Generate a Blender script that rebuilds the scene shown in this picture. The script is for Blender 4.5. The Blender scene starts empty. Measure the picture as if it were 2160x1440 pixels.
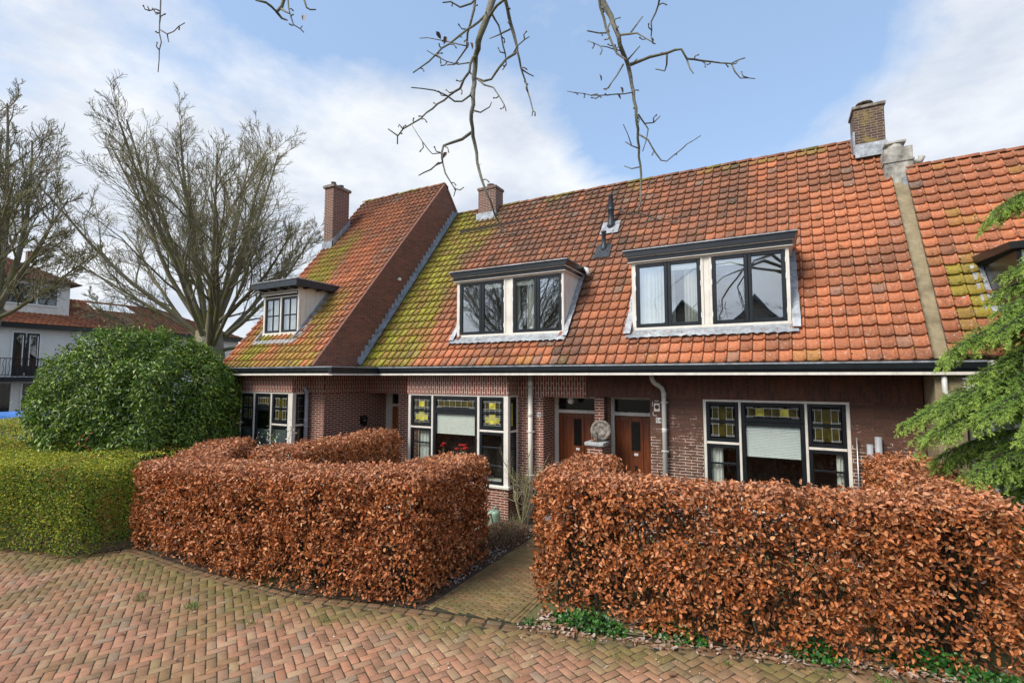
import bpy, math, random
import numpy as np
from mathutils import Vector, Matrix
C = bpy.context.scene.collection
PI = math.pi
rad = math.radians
RNG = np.random.default_rng(7)
random.seed(11)

# ------------------------------------------------------------------ noise
def _h(ix, iy, iz, s):
    n = (ix.astype(np.int64) * 374761393 + iy.astype(np.int64) * 668265263 + iz.astype(np.int64) * 2147483647 + s * 974634777) & 0xffffffff
    n = ((n ^ (n >> 13)) * 1274126177) & 0xffffffff
    return ((n ^ (n >> 16)) & 0xffff) / 65535.0
def vnoise(x, y, z=0.0, s=0):
    x, y, z = np.broadcast_arrays(np.asarray(x, float), np.asarray(y, float), np.asarray(z, float))
    ix, iy, iz = np.floor(x), np.floor(y), np.floor(z)
    fx, fy, fz = x - ix, y - iy, z - iz
    fx, fy, fz = fx*fx*(3-2*fx), fy*fy*(3-2*fy), fz*fz*(3-2*fz)
    r = 0
    for a in (0, 1):
        for b in (0, 1):
            for c in (0, 1):
                w = (fx if a else 1-fx) * (fy if b else 1-fy) * (fz if c else 1-fz)
                r = r + w * _h(ix+a, iy+b, iz+c, s)
    return r
def fbm(x, y, z=0.0, s=0, o=3):
    r = 0; t = 0; a = 1.0
    for k in range(o):
        r = r + a * vnoise(np.asarray(x)*2**k, np.asarray(y)*2**k, np.asarray(z)*2**k, s + k); t += a; a *= .5
    return r / t
def sstep(a, b, x):
    t = np.clip((np.asarray(x, float) - a) / (b - a), 0, 1); return t*t*(3-2*t)

# ------------------------------------------------------------------ materials
def nt(name):
    m = bpy.data.materials.new(name); m.use_nodes = True
    n = m.node_tree; b = n.nodes['Principled BSDF']
    return m, n, b
def N(n, t, **kw):
    x = n.nodes.new(t)
    for k, v in kw.items(): setattr(x, k, v)
    return x
def noise(n, scale, detail=4, rough=.6, vec=None):
    x = N(n, 'ShaderNodeTexNoise'); x.inputs['Scale'].default_value = scale; x.inputs['Detail'].default_value = detail
    x.inputs['Roughness'].default_value = rough
    if vec is not None: n.links.new(vec, x.inputs['Vector'])
    return x
def ramp(n, fac, stops):
    r = N(n, 'ShaderNodeValToRGB'); e = r.color_ramp.elements
    while len(e) < len(stops): e.new(.5)
    for k, (p, c) in enumerate(stops):
        e[k].position = p; e[k].color = (*c, 1) if len(c) == 3 else c
    n.links.new(fac, r.inputs['Fac']); return r
def mixc(n, fac, a, b, mode='MIX'):
    m = N(n, 'ShaderNodeMix', data_type='RGBA', blend_type=mode)
    for sock, v in ((m.inputs[0], fac), (m.inputs[6], a), (m.inputs[7], b)):
        if hasattr(v, 'links'): n.links.new(v, sock)
        elif isinstance(v, (int, float)): sock.default_value = v
        else: sock.default_value = (*v, 1)
    return m.outputs[2]
def bump(n, b, h, strength=.3, dist=.01):
    x = N(n, 'ShaderNodeBump'); x.inputs['Strength'].default_value = strength; x.inputs['Distance'].default_value = dist
    n.links.new(h, x.inputs['Height']); n.links.new(x.outputs[0], b.inputs['Normal'])
def mul(n, a, b, op='MULTIPLY'):
    m = N(n, 'ShaderNodeMath', operation=op)
    for k, v in enumerate((a, b)):
        if hasattr(v, 'links'): n.links.new(v, m.inputs[k])
        else: m.inputs[k].default_value = v
    return m.outputs[0]

def paint(name, col, rough=.45, var=.12, scale=6, spec=.5, metallic=0., streak=None):
    m, n, b = nt(name)
    tc = N(n, 'ShaderNodeTexCoord')
    ns = noise(n, scale, 5, .65, tc.outputs['Object'])
    hi = tuple(min(1, c*(1+var)) for c in col); lo = tuple(c*(1-var*1.6) for c in col)
    r = ramp(n, ns.outputs[0], [(.3, lo), (.7, hi)]); c = r.outputs[0]
    if streak:
        mp = N(n, 'ShaderNodeMapping'); mp.inputs['Scale'].default_value = (9, 9, .7)
        n.links.new(tc.outputs['Object'], mp.inputs[0])
        n2 = noise(n, 1.6, 6, .7, mp.outputs[0])
        r2 = ramp(n, n2.outputs[0], [(.5, (0, 0, 0)), (.72, (1, 1, 1))])
        c = mixc(n, mul(n, r2.outputs[0], .55), c, streak)
    n.links.new(c, b.inputs['Base Color'])
    b.inputs['Roughness'].default_value = rough; b.inputs['Metallic'].default_value = metallic
    b.inputs['Specular IOR Level'].default_value = spec
    bump(n, b, ns.outputs[0], .15, .004)
    return m

def brick(name, c1, c2, mortar, bw=.22, rh=.0575, ms=.006, dark=(.03,.02,.018), worn=False, swap=False, lichen=None, spots=.25):
    m, n, b = nt(name)
    uv = N(n, 'ShaderNodeUVMap'); uv.uv_map = 'UVMap'
    vec = uv.outputs[0]
    if swap:
        mp = N(n, 'ShaderNodeMapping'); mp.inputs['Rotation'].default_value = (0, 0, PI/2)
        n.links.new(vec, mp.inputs[0]); vec = mp.outputs[0]
    # slight wobble so the courses are not ruler straight
    wn = noise(n, 3.5, 2, .5, vec)
    off = N(n, 'ShaderNodeVectorMath', operation='SCALE'); off.inputs['Scale'].default_value = .012
    n.links.new(wn.outputs['Color'], off.inputs[0])
    add = N(n, 'ShaderNodeVectorMath', operation='ADD'); n.links.new(vec, add.inputs[0]); n.links.new(off.outputs[0], add.inputs[1])
    bt = N(n, 'ShaderNodeTexBrick'); bt.offset = .5; bt.squash = 1
    n.links.new(add.outputs[0], bt.inputs['Vector'])
    bt.inputs['Color1'].default_value = (*c1, 1); bt.inputs['Color2'].default_value = (*c2, 1)
    bt.inputs['Mortar'].default_value = (0, 0, 0, 1)
    bt.inputs['Scale'].default_value = 1; bt.inputs['Mortar Size'].default_value = ms; bt.inputs['Mortar Smooth'].default_value = .25
    bt.inputs['Bias'].default_value = 0; bt.inputs['Brick Width'].default_value = bw; bt.inputs['Row Height'].default_value = rh
    tc = N(n, 'ShaderNodeTexCoord')
    big = noise(n, 1.1, 4, .6, tc.outputs['Object']); fine = noise(n, 45, 4, .7, tc.outputs['Object'])
    col = mixc(n, mul(n, ramp(n, big.outputs[0], [(.42, (0,0,0)), (.75, (1,1,1))]).outputs[0], .45), bt.outputs['Color'], dark)
    fr = ramp(n, fine.outputs[0], [(.3, (.6,.6,.6)), (.7, (1.25,1.25,1.25))])
    col = mixc(n, 1.0, col, fr.outputs[0], 'MULTIPLY')
    mcol = mixc(n, .55, mortar, mixc(n, 1.0, mortar, fr.outputs[0], 'MULTIPLY'))
    if worn:   # joints mostly the colour of the brick, with pale patches left
        mp = N(n, 'ShaderNodeMapping'); mp.inputs['Scale'].default_value = (2.2, 2.2, 3.2); n.links.new(tc.outputs['Object'], mp.inputs[0])
        w = noise(n, 1.7, 9, .78, mp.outputs[0])
        sx = N(n, 'ShaderNodeSeparateXYZ'); n.links.new(tc.outputs['Object'], sx.inputs[0])
        zz = N(n, 'ShaderNodeMapRange'); n.links.new(sx.outputs[2], zz.inputs[0])
        zz.inputs[1].default_value = 1.2; zz.inputs[2].default_value = 2.9; zz.inputs[3].default_value = .16; zz.inputs[4].default_value = -.16
        wr = ramp(n, mul(n, w.outputs[0], zz.outputs[0], 'ADD'), [(.5, (0,0,0)), (.57, (1,1,1))])
        mcol = mixc(n, wr.outputs[0], (.095,.062,.046), mcol)
    c = mixc(n, bt.outputs['Fac'], col, mcol)
    if lichen:
        ln = noise(n, 3.0, 8, .75, tc.outputs['Object'])
        c = mixc(n, ramp(n, ln.outputs[0], [(.53, (0,0,0)), (.62, (.8,.8,.8))]).outputs[0], c, lichen)
    n.links.new(c, b.inputs['Base Color']); b.inputs['Roughness'].default_value = .82
    b.inputs['Specular IOR Level'].default_value = .3
    hh = mul(n, mul(n, bt.outputs['Fac'], -1.0), mul(n, fine.outputs[0], .5), 'ADD')
    bump(n, b, hh, .5, .006)
    return m

def attr_mat(name, rough=.6, transl=0., fine=30, amp=.35, spec=.4, bumpd=.004, blotch=None, sheen=0.):
    """colour comes from the mesh's own 'Col' attribute (each tile / brick / leaf has its own albedo)"""
    m, n, b = nt(name)
    a = N(n, 'ShaderNodeAttribute', attribute_name='Col')
    tc = N(n, 'ShaderNodeTexCoord')
    f = noise(n, fine, 5, .65, tc.outputs['Object'])
    r = ramp(n, f.outputs[0], [(.3, (1-amp,)*3), (.7, (1+amp,)*3)])
    c = mixc(n, 1.0, a.outputs['Color'], r.outputs[0], 'MULTIPLY')
    if blotch:
        f2 = noise(n, blotch[0], 7, .75, tc.outputs['Object'])
        c = mixc(n, mul(n, ramp(n, f2.outputs[0], [(blotch[2], (0,0,0)), (blotch[3], (1,1,1))]).outputs[0], blotch[4]), c, blotch[1])
        if len(blotch) > 5:
            f3 = noise(n, blotch[5], 3, .6, tc.outputs['Object'])
            c = mixc(n, ramp(n, f3.outputs[0], [(.645, (0,0,0)), (.68, (1,1,1))]).outputs[0], c, (.5,.48,.44))
    n.links.new(c, b.inputs['Base Color']); b.inputs['Roughness'].default_value = rough
    b.inputs['Specular IOR Level'].default_value = spec
    if bumpd: bump(n, b, f.outputs[0], .4, bumpd)
    if transl:
        t = N(n, 'ShaderNodeBsdfTranslucent'); n.links.new(c, t.inputs['Color'])
        mx = N(n, 'ShaderNodeMixShader'); mx.inputs[0].default_value = transl
        n.links.new(b.outputs[0], mx.inputs[1]); n.links.new(t.outputs[0], mx.inputs[2])
        n.links.new(mx.outputs[0], n.nodes['Material Output'].inputs[0])
    return m

def glass(name, fac=.22, tint=(.85,.9,.88)):
    m = bpy.data.materials.new(name); m.use_nodes = True; n = m.node_tree; n.nodes.remove(n.nodes['Principled BSDF'])
    g = N(n, 'ShaderNodeBsdfGlossy'); g.inputs['Roughness'].default_value = .015; g.inputs['Color'].default_value = (.92,.95,1,1)
    t = N(n, 'ShaderNodeBsdfTransparent'); t.inputs['Color'].default_value = (*tint, 1)
    lw = N(n, 'ShaderNodeLayerWeight'); lw.inputs[0].default_value = .5
    mx = N(n, 'ShaderNodeMixShader')
    s = N(n, 'ShaderNodeMath', operation='MAXIMUM'); n.links.new(mul(n, lw.outputs['Facing'], 3.0, 'POWER'), s.inputs[0]); s.inputs[1].default_value = fac
    tc = N(n, 'ShaderNodeTexCoord'); w = noise(n, 1.3, 1, .4, tc.outputs['Object'])
    bp = N(n, 'ShaderNodeBump'); bp.inputs['Strength'].default_value = .06; bp.inputs['Distance'].default_value = .05
    n.links.new(w.outputs[0], bp.inputs['Height']); n.links.new(bp.outputs[0], g.inputs['Normal'])
    n.links.new(s.outputs[0], mx.inputs[0]); n.links.new(t.outputs[0], mx.inputs[1]); n.links.new(g.outputs[0], mx.inputs[2])
    n.links.new(mx.outputs[0], n.nodes['Material Output'].inputs[0]); return m

def wood(name, c1, c2, rough=.35):
    m, n, b = nt(name); tc = N(n, 'ShaderNodeTexCoord')
    mp = N(n, 'ShaderNodeMapping'); mp.inputs['Scale'].default_value = (14, 14, 1.2); n.links.new(tc.outputs['Object'], mp.inputs[0])
    w = noise(n, 1.5, 6, .6, mp.outputs[0])
    n.links.new(ramp(n, w.outputs[0], [(.35, c1), (.65, c2)]).outputs[0], b.inputs['Base Color'])
    b.inputs['Roughness'].default_value = rough; bump(n, b, w.outputs[0], .1, .002); return m

def lead(name, c=(.30,.33,.36)):
    m, n, b = nt(name); tc = N(n, 'ShaderNodeTexCoord')
    a = noise(n, 7, 8, .75, tc.outputs['Object']); g = noise(n, 1.7, 3, .6, tc.outputs['Object'])
    x = ramp(n, a.outputs[0], [(.3, tuple(v*.45 for v in c)), (.5, c), (.72, tuple(min(1, v*1.7) for v in c))])
    n.links.new(x.outputs[0], b.inputs['Base Color']); b.inputs['Roughness'].default_value = .5; b.inputs['Metallic'].default_value = .35
    bump(n, b, g.outputs[0], .6, .02); return m

def bark(name, c1, c2, moss, mossz=None, scale=5):
    m, n, b = nt(name); tc = N(n, 'ShaderNodeTexCoord')
    a = noise(n, scale*4, 6, .7, tc.outputs['Object']); g = noise(n, scale*.4, 4, .6, tc.outputs['Object'])
    c = ramp(n, a.outputs[0], [(.35, c1), (.65, c2)]).outputs[0]
    c = mixc(n, mul(n, ramp(n, g.outputs[0], [(.4, (0,0,0)), (.6, (1,1,1))]).outputs[0], .75), c, moss)
    n.links.new(c, b.inputs['Base Color']); b.inputs['Roughness'].default_value = .85; bump(n, b, a.outputs[0], .5, .02); return m

M = dict(
    brick_mid=brick('mat_brick_mid', (.26,.068,.045), (.15,.046,.034), (.62,.51,.40), ms=.008, dark=(.07,.035,.028)),
    brick_mid_v=brick('mat_brick_mid_v', (.33,.082,.050), (.20,.056,.040), (.64,.54,.44), rh=.064, ms=.009, swap=True),
    brick_right=brick('mat_brick_right', (.17,.080,.054), (.11,.058,.042), (.72,.62,.52), ms=.005, worn=True),
    brick_right_v=brick('mat_brick_right_v', (.20,.080,.050), (.11,.056,.040), (.12,.08,.06), rh=.058, ms=.004, swap=True),
    brick_gable=brick('mat_brick_gable', (.26,.095,.060), (.15,.062,.045), (.26,.18,.13), ms=.005, dark=(.09,.05,.038)),
    brick_chimney=brick('mat_brick_chimney', (.22,.085,.055), (.13,.06,.045), (.42,.36,.30), ms=.007),
    brick_lichen=brick('mat_brick_lichen', (.15,.075,.05), (.09,.05,.035), (.26,.24,.20), ms=.007, lichen=(.26,.20,.06)),
    cream=paint('mat_cream', (.76,.72,.64), .4, .09, 4, streak=(.50,.45,.36)),
    cream_stain=paint('mat_cream_stain', (.74,.70,.61), .5, .05, 4, streak=(.30,.30,.16)),
    dark=paint('mat_dark_green_paint', (.011,.015,.018), .32, .25, 6),
    slate=paint('mat_slate_paint', (.028,.036,.044), .4, .2, 6),
    black=paint('mat_black', (.012,.012,.012), .35, .2),
    white=paint('mat_white', (.80,.79,.76), .4, .05),
    whitewall=brick('mat_white_wall', (.90,.88,.82), (.87,.85,.79), (.75,.73,.67), ms=.004, dark=(.68,.66,.60)),
    pvc=paint('mat_pvc', (.62,.62,.58), .4, .08, 5),
    pvcgrey=paint('mat_pvc_grey', (.32,.34,.36), .4, .12, 5),
    stone=paint('mat_stone', (.25,.22,.19), .9, .45, 14, .2),
    capstone=paint('mat_capstone', (.42,.43,.43), .8, .25, 14, .2),
    render=paint('mat_render', (.31,.255,.16), .9, .25, 3, .2, streak=(.16,.13,.07)),
    renderchim=paint('mat_render_chimney', (.44,.42,.37), .9, .4, 5, .2, streak=(.13,.12,.06)),
    lead=lead('mat_lead'), leadlight=lead('mat_lead_light', (.33,.35,.37)),
    glass=glass('mat_glass', .09, (.92,.95,.93)), glass_up=glass('mat_glass_upper', .30, (.92,.95,.93)),
    door=wood('mat_door_wood', (.11,.030,.011), (.22,.062,.020)), door2=wood('mat_door_orange', (.26,.075,.022), (.36,.12,.035)),
    yellow=paint('mat_yellow_glass', (.50,.46,.06), .25, .35, 9), olive=paint('mat_olive_glass', (.065,.055,.010), .2, .4, 9),
    purple=paint('mat_pink_glass', (.20,.08,.10), .2, .3, 9), greenglass=paint('mat_green_glass', (.03,.10,.05), .2, .3, 9),
    darkglass=paint('mat_dark_glass', (.012,.014,.012), .08, .3, 9), came=paint('mat_came', (.36,.36,.33), .5, .2, 20),
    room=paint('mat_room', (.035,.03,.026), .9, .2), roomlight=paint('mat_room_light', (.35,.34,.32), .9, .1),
    curtain=paint('mat_curtain', (.78,.77,.73), .9, .05), blind=paint('mat_blind', (.84,.86,.86), .6, .05, 3),
    film=paint('mat_grey_film', (.13,.15,.16), .5, .1), steel=paint('mat_steel', (.45,.45,.44), .35, .1, 8, metallic=.8),
    tile=attr_mat('mat_roof_tile', .72, 0, 38, .30, .3, .004, (5.5, (.055,.04,.03), .54, .66, .55, 26)),
    paver=attr_mat('mat_paver', .82, 0, 60, .22, .3, .003, (2.6, (.085,.068,.035), .48, .66, .55)),
    beech=attr_mat('mat_beech_leaf', .40, .18, 40, .2, .38, 0),
    leaf=attr_mat('mat_green_leaf', .33, .22, 30, .2, .5, 0),
    privet=attr_mat('mat_privet_leaf', .5, .3, 30, .2, .35, 0),
    needle=attr_mat('mat_needle', .55, .25, 30, .2, .3, 0),
    petal=attr_mat('mat_litter', .7, .1, 30, .2, .2, 0),
    bark=bark('mat_bark', (.15,.125,.09), (.29,.255,.19), (.17,.17,.045)),
    barkgrey=bark('mat_bark_grey', (.13,.12,.10), (.26,.245,.21), (.15,.15,.075), scale=9),
    twig=bark('mat_twig', (.06,.045,.032), (.13,.105,.08), (.09,.085,.04), scale=9),
    stem=bark('mat_hedge_stem', (.018,.014,.011), (.038,.030,.022), (.05,.05,.02), scale=12),
    olivestem=bark('mat_olive_stem', (.22,.19,.11), (.34,.30,.19), (.25,.24,.10), scale=12),
    tarp=paint('mat_blue_tarp', (.09,.25,.66), .4, .12, 2),
    can=paint('mat_can_green', (.24,.36,.27), .4, .08), red=paint('mat_red_petal', (.62,.02,.02), .5, .1),
    glow=paint('mat_globe_glass', (.78,.77,.72), .25, .03), amber=paint('mat_amber', (.45,.17,.05), .3, .2),
    teal=paint('mat_teal', (.03,.30,.22), .4, .1),
)

# ------------------------------------------------------------------ objects
def tag(o, label=None, cat=None, group=None, kind=None):
    if label: o['label'] = label
    if cat: o['category'] = cat
    if group: o['group'] = group
    if kind: o['kind'] = kind
    return o
def thing(name, label, cat, group=None, loc=(0, 0, 0)):
    o = bpy.data.objects.new(name, None); o.empty_display_size = .3; C.objects.link(o); o.location = loc
    return tag(o, label, cat, group)

def link(name, me, parent=None, loc=None):
    o = bpy.data.objects.new(name, me); C.objects.link(o)
    if parent is not None:
        o.parent = parent
        # children are modelled in world space
        p = parent; off = Vector((0, 0, 0))
        while p is not None: off += p.location; p = p.parent
        o.location = -off if loc is None else loc
    elif loc: o.location = loc
    return o

def fast(name, V, F, mat, parent=None, col=None, smooth=False, uv=None):
    """V (n,3), F (m,4) or (m,3) int arrays"""
    V = np.asarray(V, np.float32); F = np.asarray(F, np.int32); k = F.shape[1]
    me = bpy.data.meshes.new(name)
    me.vertices.add(len(V)); me.vertices.foreach_set('co', V.ravel())
    me.loops.add(F.size); me.loops.foreach_set('vertex_index', F.ravel())
    me.polygons.add(len(F)); me.polygons.foreach_set('loop_start', np.arange(0, F.size, k, dtype=np.int32))
    try: me.polygons.foreach_set('loop_total', np.full(len(F), k, np.int32))
    except Exception: pass
    if smooth: me.polygons.foreach_set('use_smooth', np.ones(len(F), bool))
    if col is not None:
        a = me.color_attributes.new('Col', 'FLOAT_COLOR', 'POINT')
        cc = np.ones((len(V), 4), np.float32); cc[:, :3] = col; a.data.foreach_set('color', cc.ravel())
    me.update(calc_edges=True); me.validate()
    for q in (mat if isinstance(mat, (list, tuple)) else [mat]): me.materials.append(q)
    return link(name, me, parent)

class MB:
    def __init__(s): s.v = []; s.f = []; s.m = []; s.cur = 0; s.sm = []; s.smooth = False
    def face(s, idx): s.f.append(tuple(idx)); s.m.append(s.cur); s.sm.append(s.smooth)
    def poly(s, pts):
        i = len(s.v); s.v += [tuple(p) for p in pts]; s.face(range(i, i+len(pts))); return s
    def box(s, x0, x1, y0, y1, z0, z1):
        x0, x1 = min(x0, x1), max(x0, x1); y0, y1 = min(y0, y1), max(y0, y1); z0, z1 = min(z0, z1), max(z0, z1)
        i = len(s.v)
        s.v += [(x0,y0,z0),(x1,y0,z0),(x1,y1,z0),(x0,y1,z0),(x0,y0,z1),(x1,y0,z1),(x1,y1,z1),(x0,y1,z1)]
        for f in ((0,3,2,1),(4,5,6,7),(0,1,5,4),(1,2,6,5),(2,3,7,6),(3,0,4,7)): s.face([i+k for k in f])
        return s
    def bevbox(s, x0, x1, y0, y1, z0, z1, b=.006):
        """box with chamfered front (-Y) face"""
        i = len(s.v)
        s.v += [(x0,y0+b,z0),(x1,y0+b,z0),(x1,y0+b,z1),(x0,y0+b,z1),(x0+b,y0,z0+b),(x1-b,y0,z0+b),(x1-b,y0,z1-b),(x0+b,y0,z1-b),
                (x0,y1,z0),(x1,y1,z0),(x1,y1,z1),(x0,y1,z1)]
        for f in ((4,5,6,7),(0,1,5,4),(1,2,6,5),(2,3,7,6),(3,0,4,7),(8,9,1,0),(9,10,2,1),(10,11,3,2),(11,8,0,3),(11,10,9,8)): s.face([i+k for k in f])
        return s
    def prism(s, poly, a, b, axis='x'):
        """polygon in the two other axes, extruded a..b"""
        n = len(poly); i = len(s.v)
        for t in (a, b):
            for p in poly:
                s.v.append((t, p[0], p[1]) if axis == 'x' else (p[0], t, p[1]) if axis == 'y' else (p[0], p[1], t))
        s.face([i+k for k in range(n)][::-1]); s.face([i+n+k for k in range(n)])
        for k in range(n): s.face((i+k, i+(k+1) % n, i+n+(k+1) % n, i+n+k))
        return s
    def tube(s, pts, r, n=8, cap=True):
        pts = [Vector(p) for p in pts]
        if not hasattr(r, '__len__'): r = [r]*len(pts)
        i = len(s.v); up = None; L = len(pts)
        for k, p in enumerate(pts):
            t = (pts[min(k+1, L-1)] - pts[max(k-1, 0)])
            if t.length < 1e-9: t = Vector((0, 0, 1))
            t.normalize()
            if up is None: up = Vector((1, 0, 0)) if abs(t.x) < .8 else Vector((0, 1, 0))
            a = up - t*up.dot(t)
            if a.length < 1e-6: a = t.orthogonal()
            a.normalize(); up = a; b = t.cross(a)
            for q in range(n):
                an = 2*PI*q/n; s.v.append(tuple(p + (a*math.cos(an) + b*math.sin(an))*r[k]))
        old = s.smooth; s.smooth = True
        for k in range(L-1):
            for q in range(n):
                q2 = (q+1) % n; s.face((i+k*n+q, i+k*n+q2, i+(k+1)*n+q2, i+(k+1)*n+q))
        s.smooth = old
        if cap:
            s.face([i+q for q in range(n)][::-1]); s.face([i+(L-1)*n+q for q in range(n)])
        return s
    def lathe(s, prof, c, n=16, axis=(0, 0, 1)):
        ax = Vector(axis).normalized(); a = ax.orthogonal().normalized(); b = ax.cross(a); c = Vector(c); i = len(s.v)
        for r, h in prof:
            for q in range(n):
                an = 2*PI*q/n; s.v.append(tuple(c + ax*h + (a*math.cos(an)+b*math.sin(an))*max(r, 1e-4)))
        old = s.smooth; s.smooth = True
        for k in range(len(prof)-1):
            for q in range(n):
                q2 = (q+1) % n; s.face((i+k*n+q, i+k*n+q2, i+(k+1)*n+q2, i+(k+1)*n+q))
        s.smooth = old
        s.face([i+q for q in range(n)][::-1]); s.face([i+(len(prof)-1)*n+q for q in range(n)])
        return s
    def sphere(s, c, r, n=14):
        return s.lathe([(r*math.sin(PI*k/n), -r*math.cos(PI*k/n)) for k in range(n+1)], c, n)
    def build(s, name, mats, parent=None, uvoff=(0, 0)):
        me = bpy.data.meshes.new(name); me.from_pydata(s.v, [], s.f)
        mats = mats if isinstance(mats, (list, tuple)) else [mats]
        for m_ in mats: me.materials.append(m_)
        me.polygons.foreach_set('material_index', s.m); me.polygons.foreach_set('use_smooth', s.sm)
        uvl = me.uv_layers.new(name='UVMap')
        for p in me.polygons:
            nx, ny, nz = abs(p.normal.x), abs(p.normal.y), abs(p.normal.z)
            for li in p.loop_indices:
                co = me.vertices[me.loops[li].vertex_index].co
                if nz > nx and nz > ny: u = (co.x, co.y)
                elif nx > ny: u = (co.y, co.z)
                else: u = (co.x, co.z)
                uvl.data[li].uv = (u[0]+uvoff[0], u[1]+uvoff[1])
        me.update()
        return link(name, me, parent)

def wall_grid(mb, X0, X1, Z0, Z1, y0, y1, holes, axis='y'):
    """one skin of wall with openings; faces only where wall meets air"""
    xs = sorted({X0, X1} | {v for h in holes for v in h[:2] if X0 < v < X1}); zs = sorted({Z0, Z1} | {v for h in holes for v in h[2:4] if Z0 < v < Z1})
    def solid(i, j):
        if i < 0 or j < 0 or i >= len(xs)-1 or j >= len(zs)-1: return False
        cx, cz = (xs[i]+xs[i+1])/2, (zs[j]+zs[j+1])/2
        return not any(h[0] < cx < h[1] and h[2] < cz < h[3] for h in holes)
    P = (lambda x, y, z: (x, y, z)) if axis == 'y' else (lambda x, y, z: (y, x, z))
    for i in range(len(xs)-1):
        for j in range(len(zs)-1):
            if not solid(i, j): continue
            a, b, c, d = xs[i], xs[i+1], zs[j], zs[j+1]
            mb.poly([P(a,y0,c), P(b,y0,c), P(b,y0,d), P(a,y0,d)]); mb.poly([P(b,y1,c), P(a,y1,c), P(a,y1,d), P(b,y1,d)])
            if not solid(i-1, j): mb.poly([P(a,y1,c), P(a,y0,c), P(a,y0,d), P(a,y1,d)])
            if not solid(i+1, j): mb.poly([P(b,y0,c), P(b,y1,c), P(b,y1,d), P(b,y0,d)])
            if not solid(i, j-1): mb.poly([P(a,y1,c), P(b,y1,c), P(b,y0,c), P(a,y0,c)])
            if not solid(i, j+1): mb.poly([P(a,y0,d), P(b,y0,d), P(b,y1,d), P(a,y1,d)])
# ------------------------------------------------------------------ tiled roofs
ORANGE = np.array((.50,.170,.074)); BROWN = np.array((.205,.088,.050)); DARK = np.array((.075,.055,.040)); MOSS = np.array((.255,.235,.022)); GREY = np.array((.20,.165,.13))
def tile_col(P, rnd, rnd2, mossf, brownf, darkf):
    """per tile albedo, P (n,3)"""
    n = len(P)
    b = np.clip(brownf - .04 + (rnd-.5)*.42 + (fbm(P[:,0]*.8, P[:,2]*.8, 0, 5)-.5)*.9, 0, 1)[:, None]
    c = ORANGE*(1-b) + BROWN*b
    c = c * (.82 + .36*rnd2[:, None])
    d = np.clip(darkf + (rnd2 > .975)*.5, 0, .9)[:, None]; c = c*(1-d) + DARK*d
    g = (np.modf(rnd*37.7)[0] > .965)[:, None]*.5; c = c*(1-g) + GREY*g
    m = np.clip(mossf, 0, 1)[:, None]; c = c*(1-m) + MOSS*(.75+.5*rnd[:, None])*m
    return c
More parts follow.
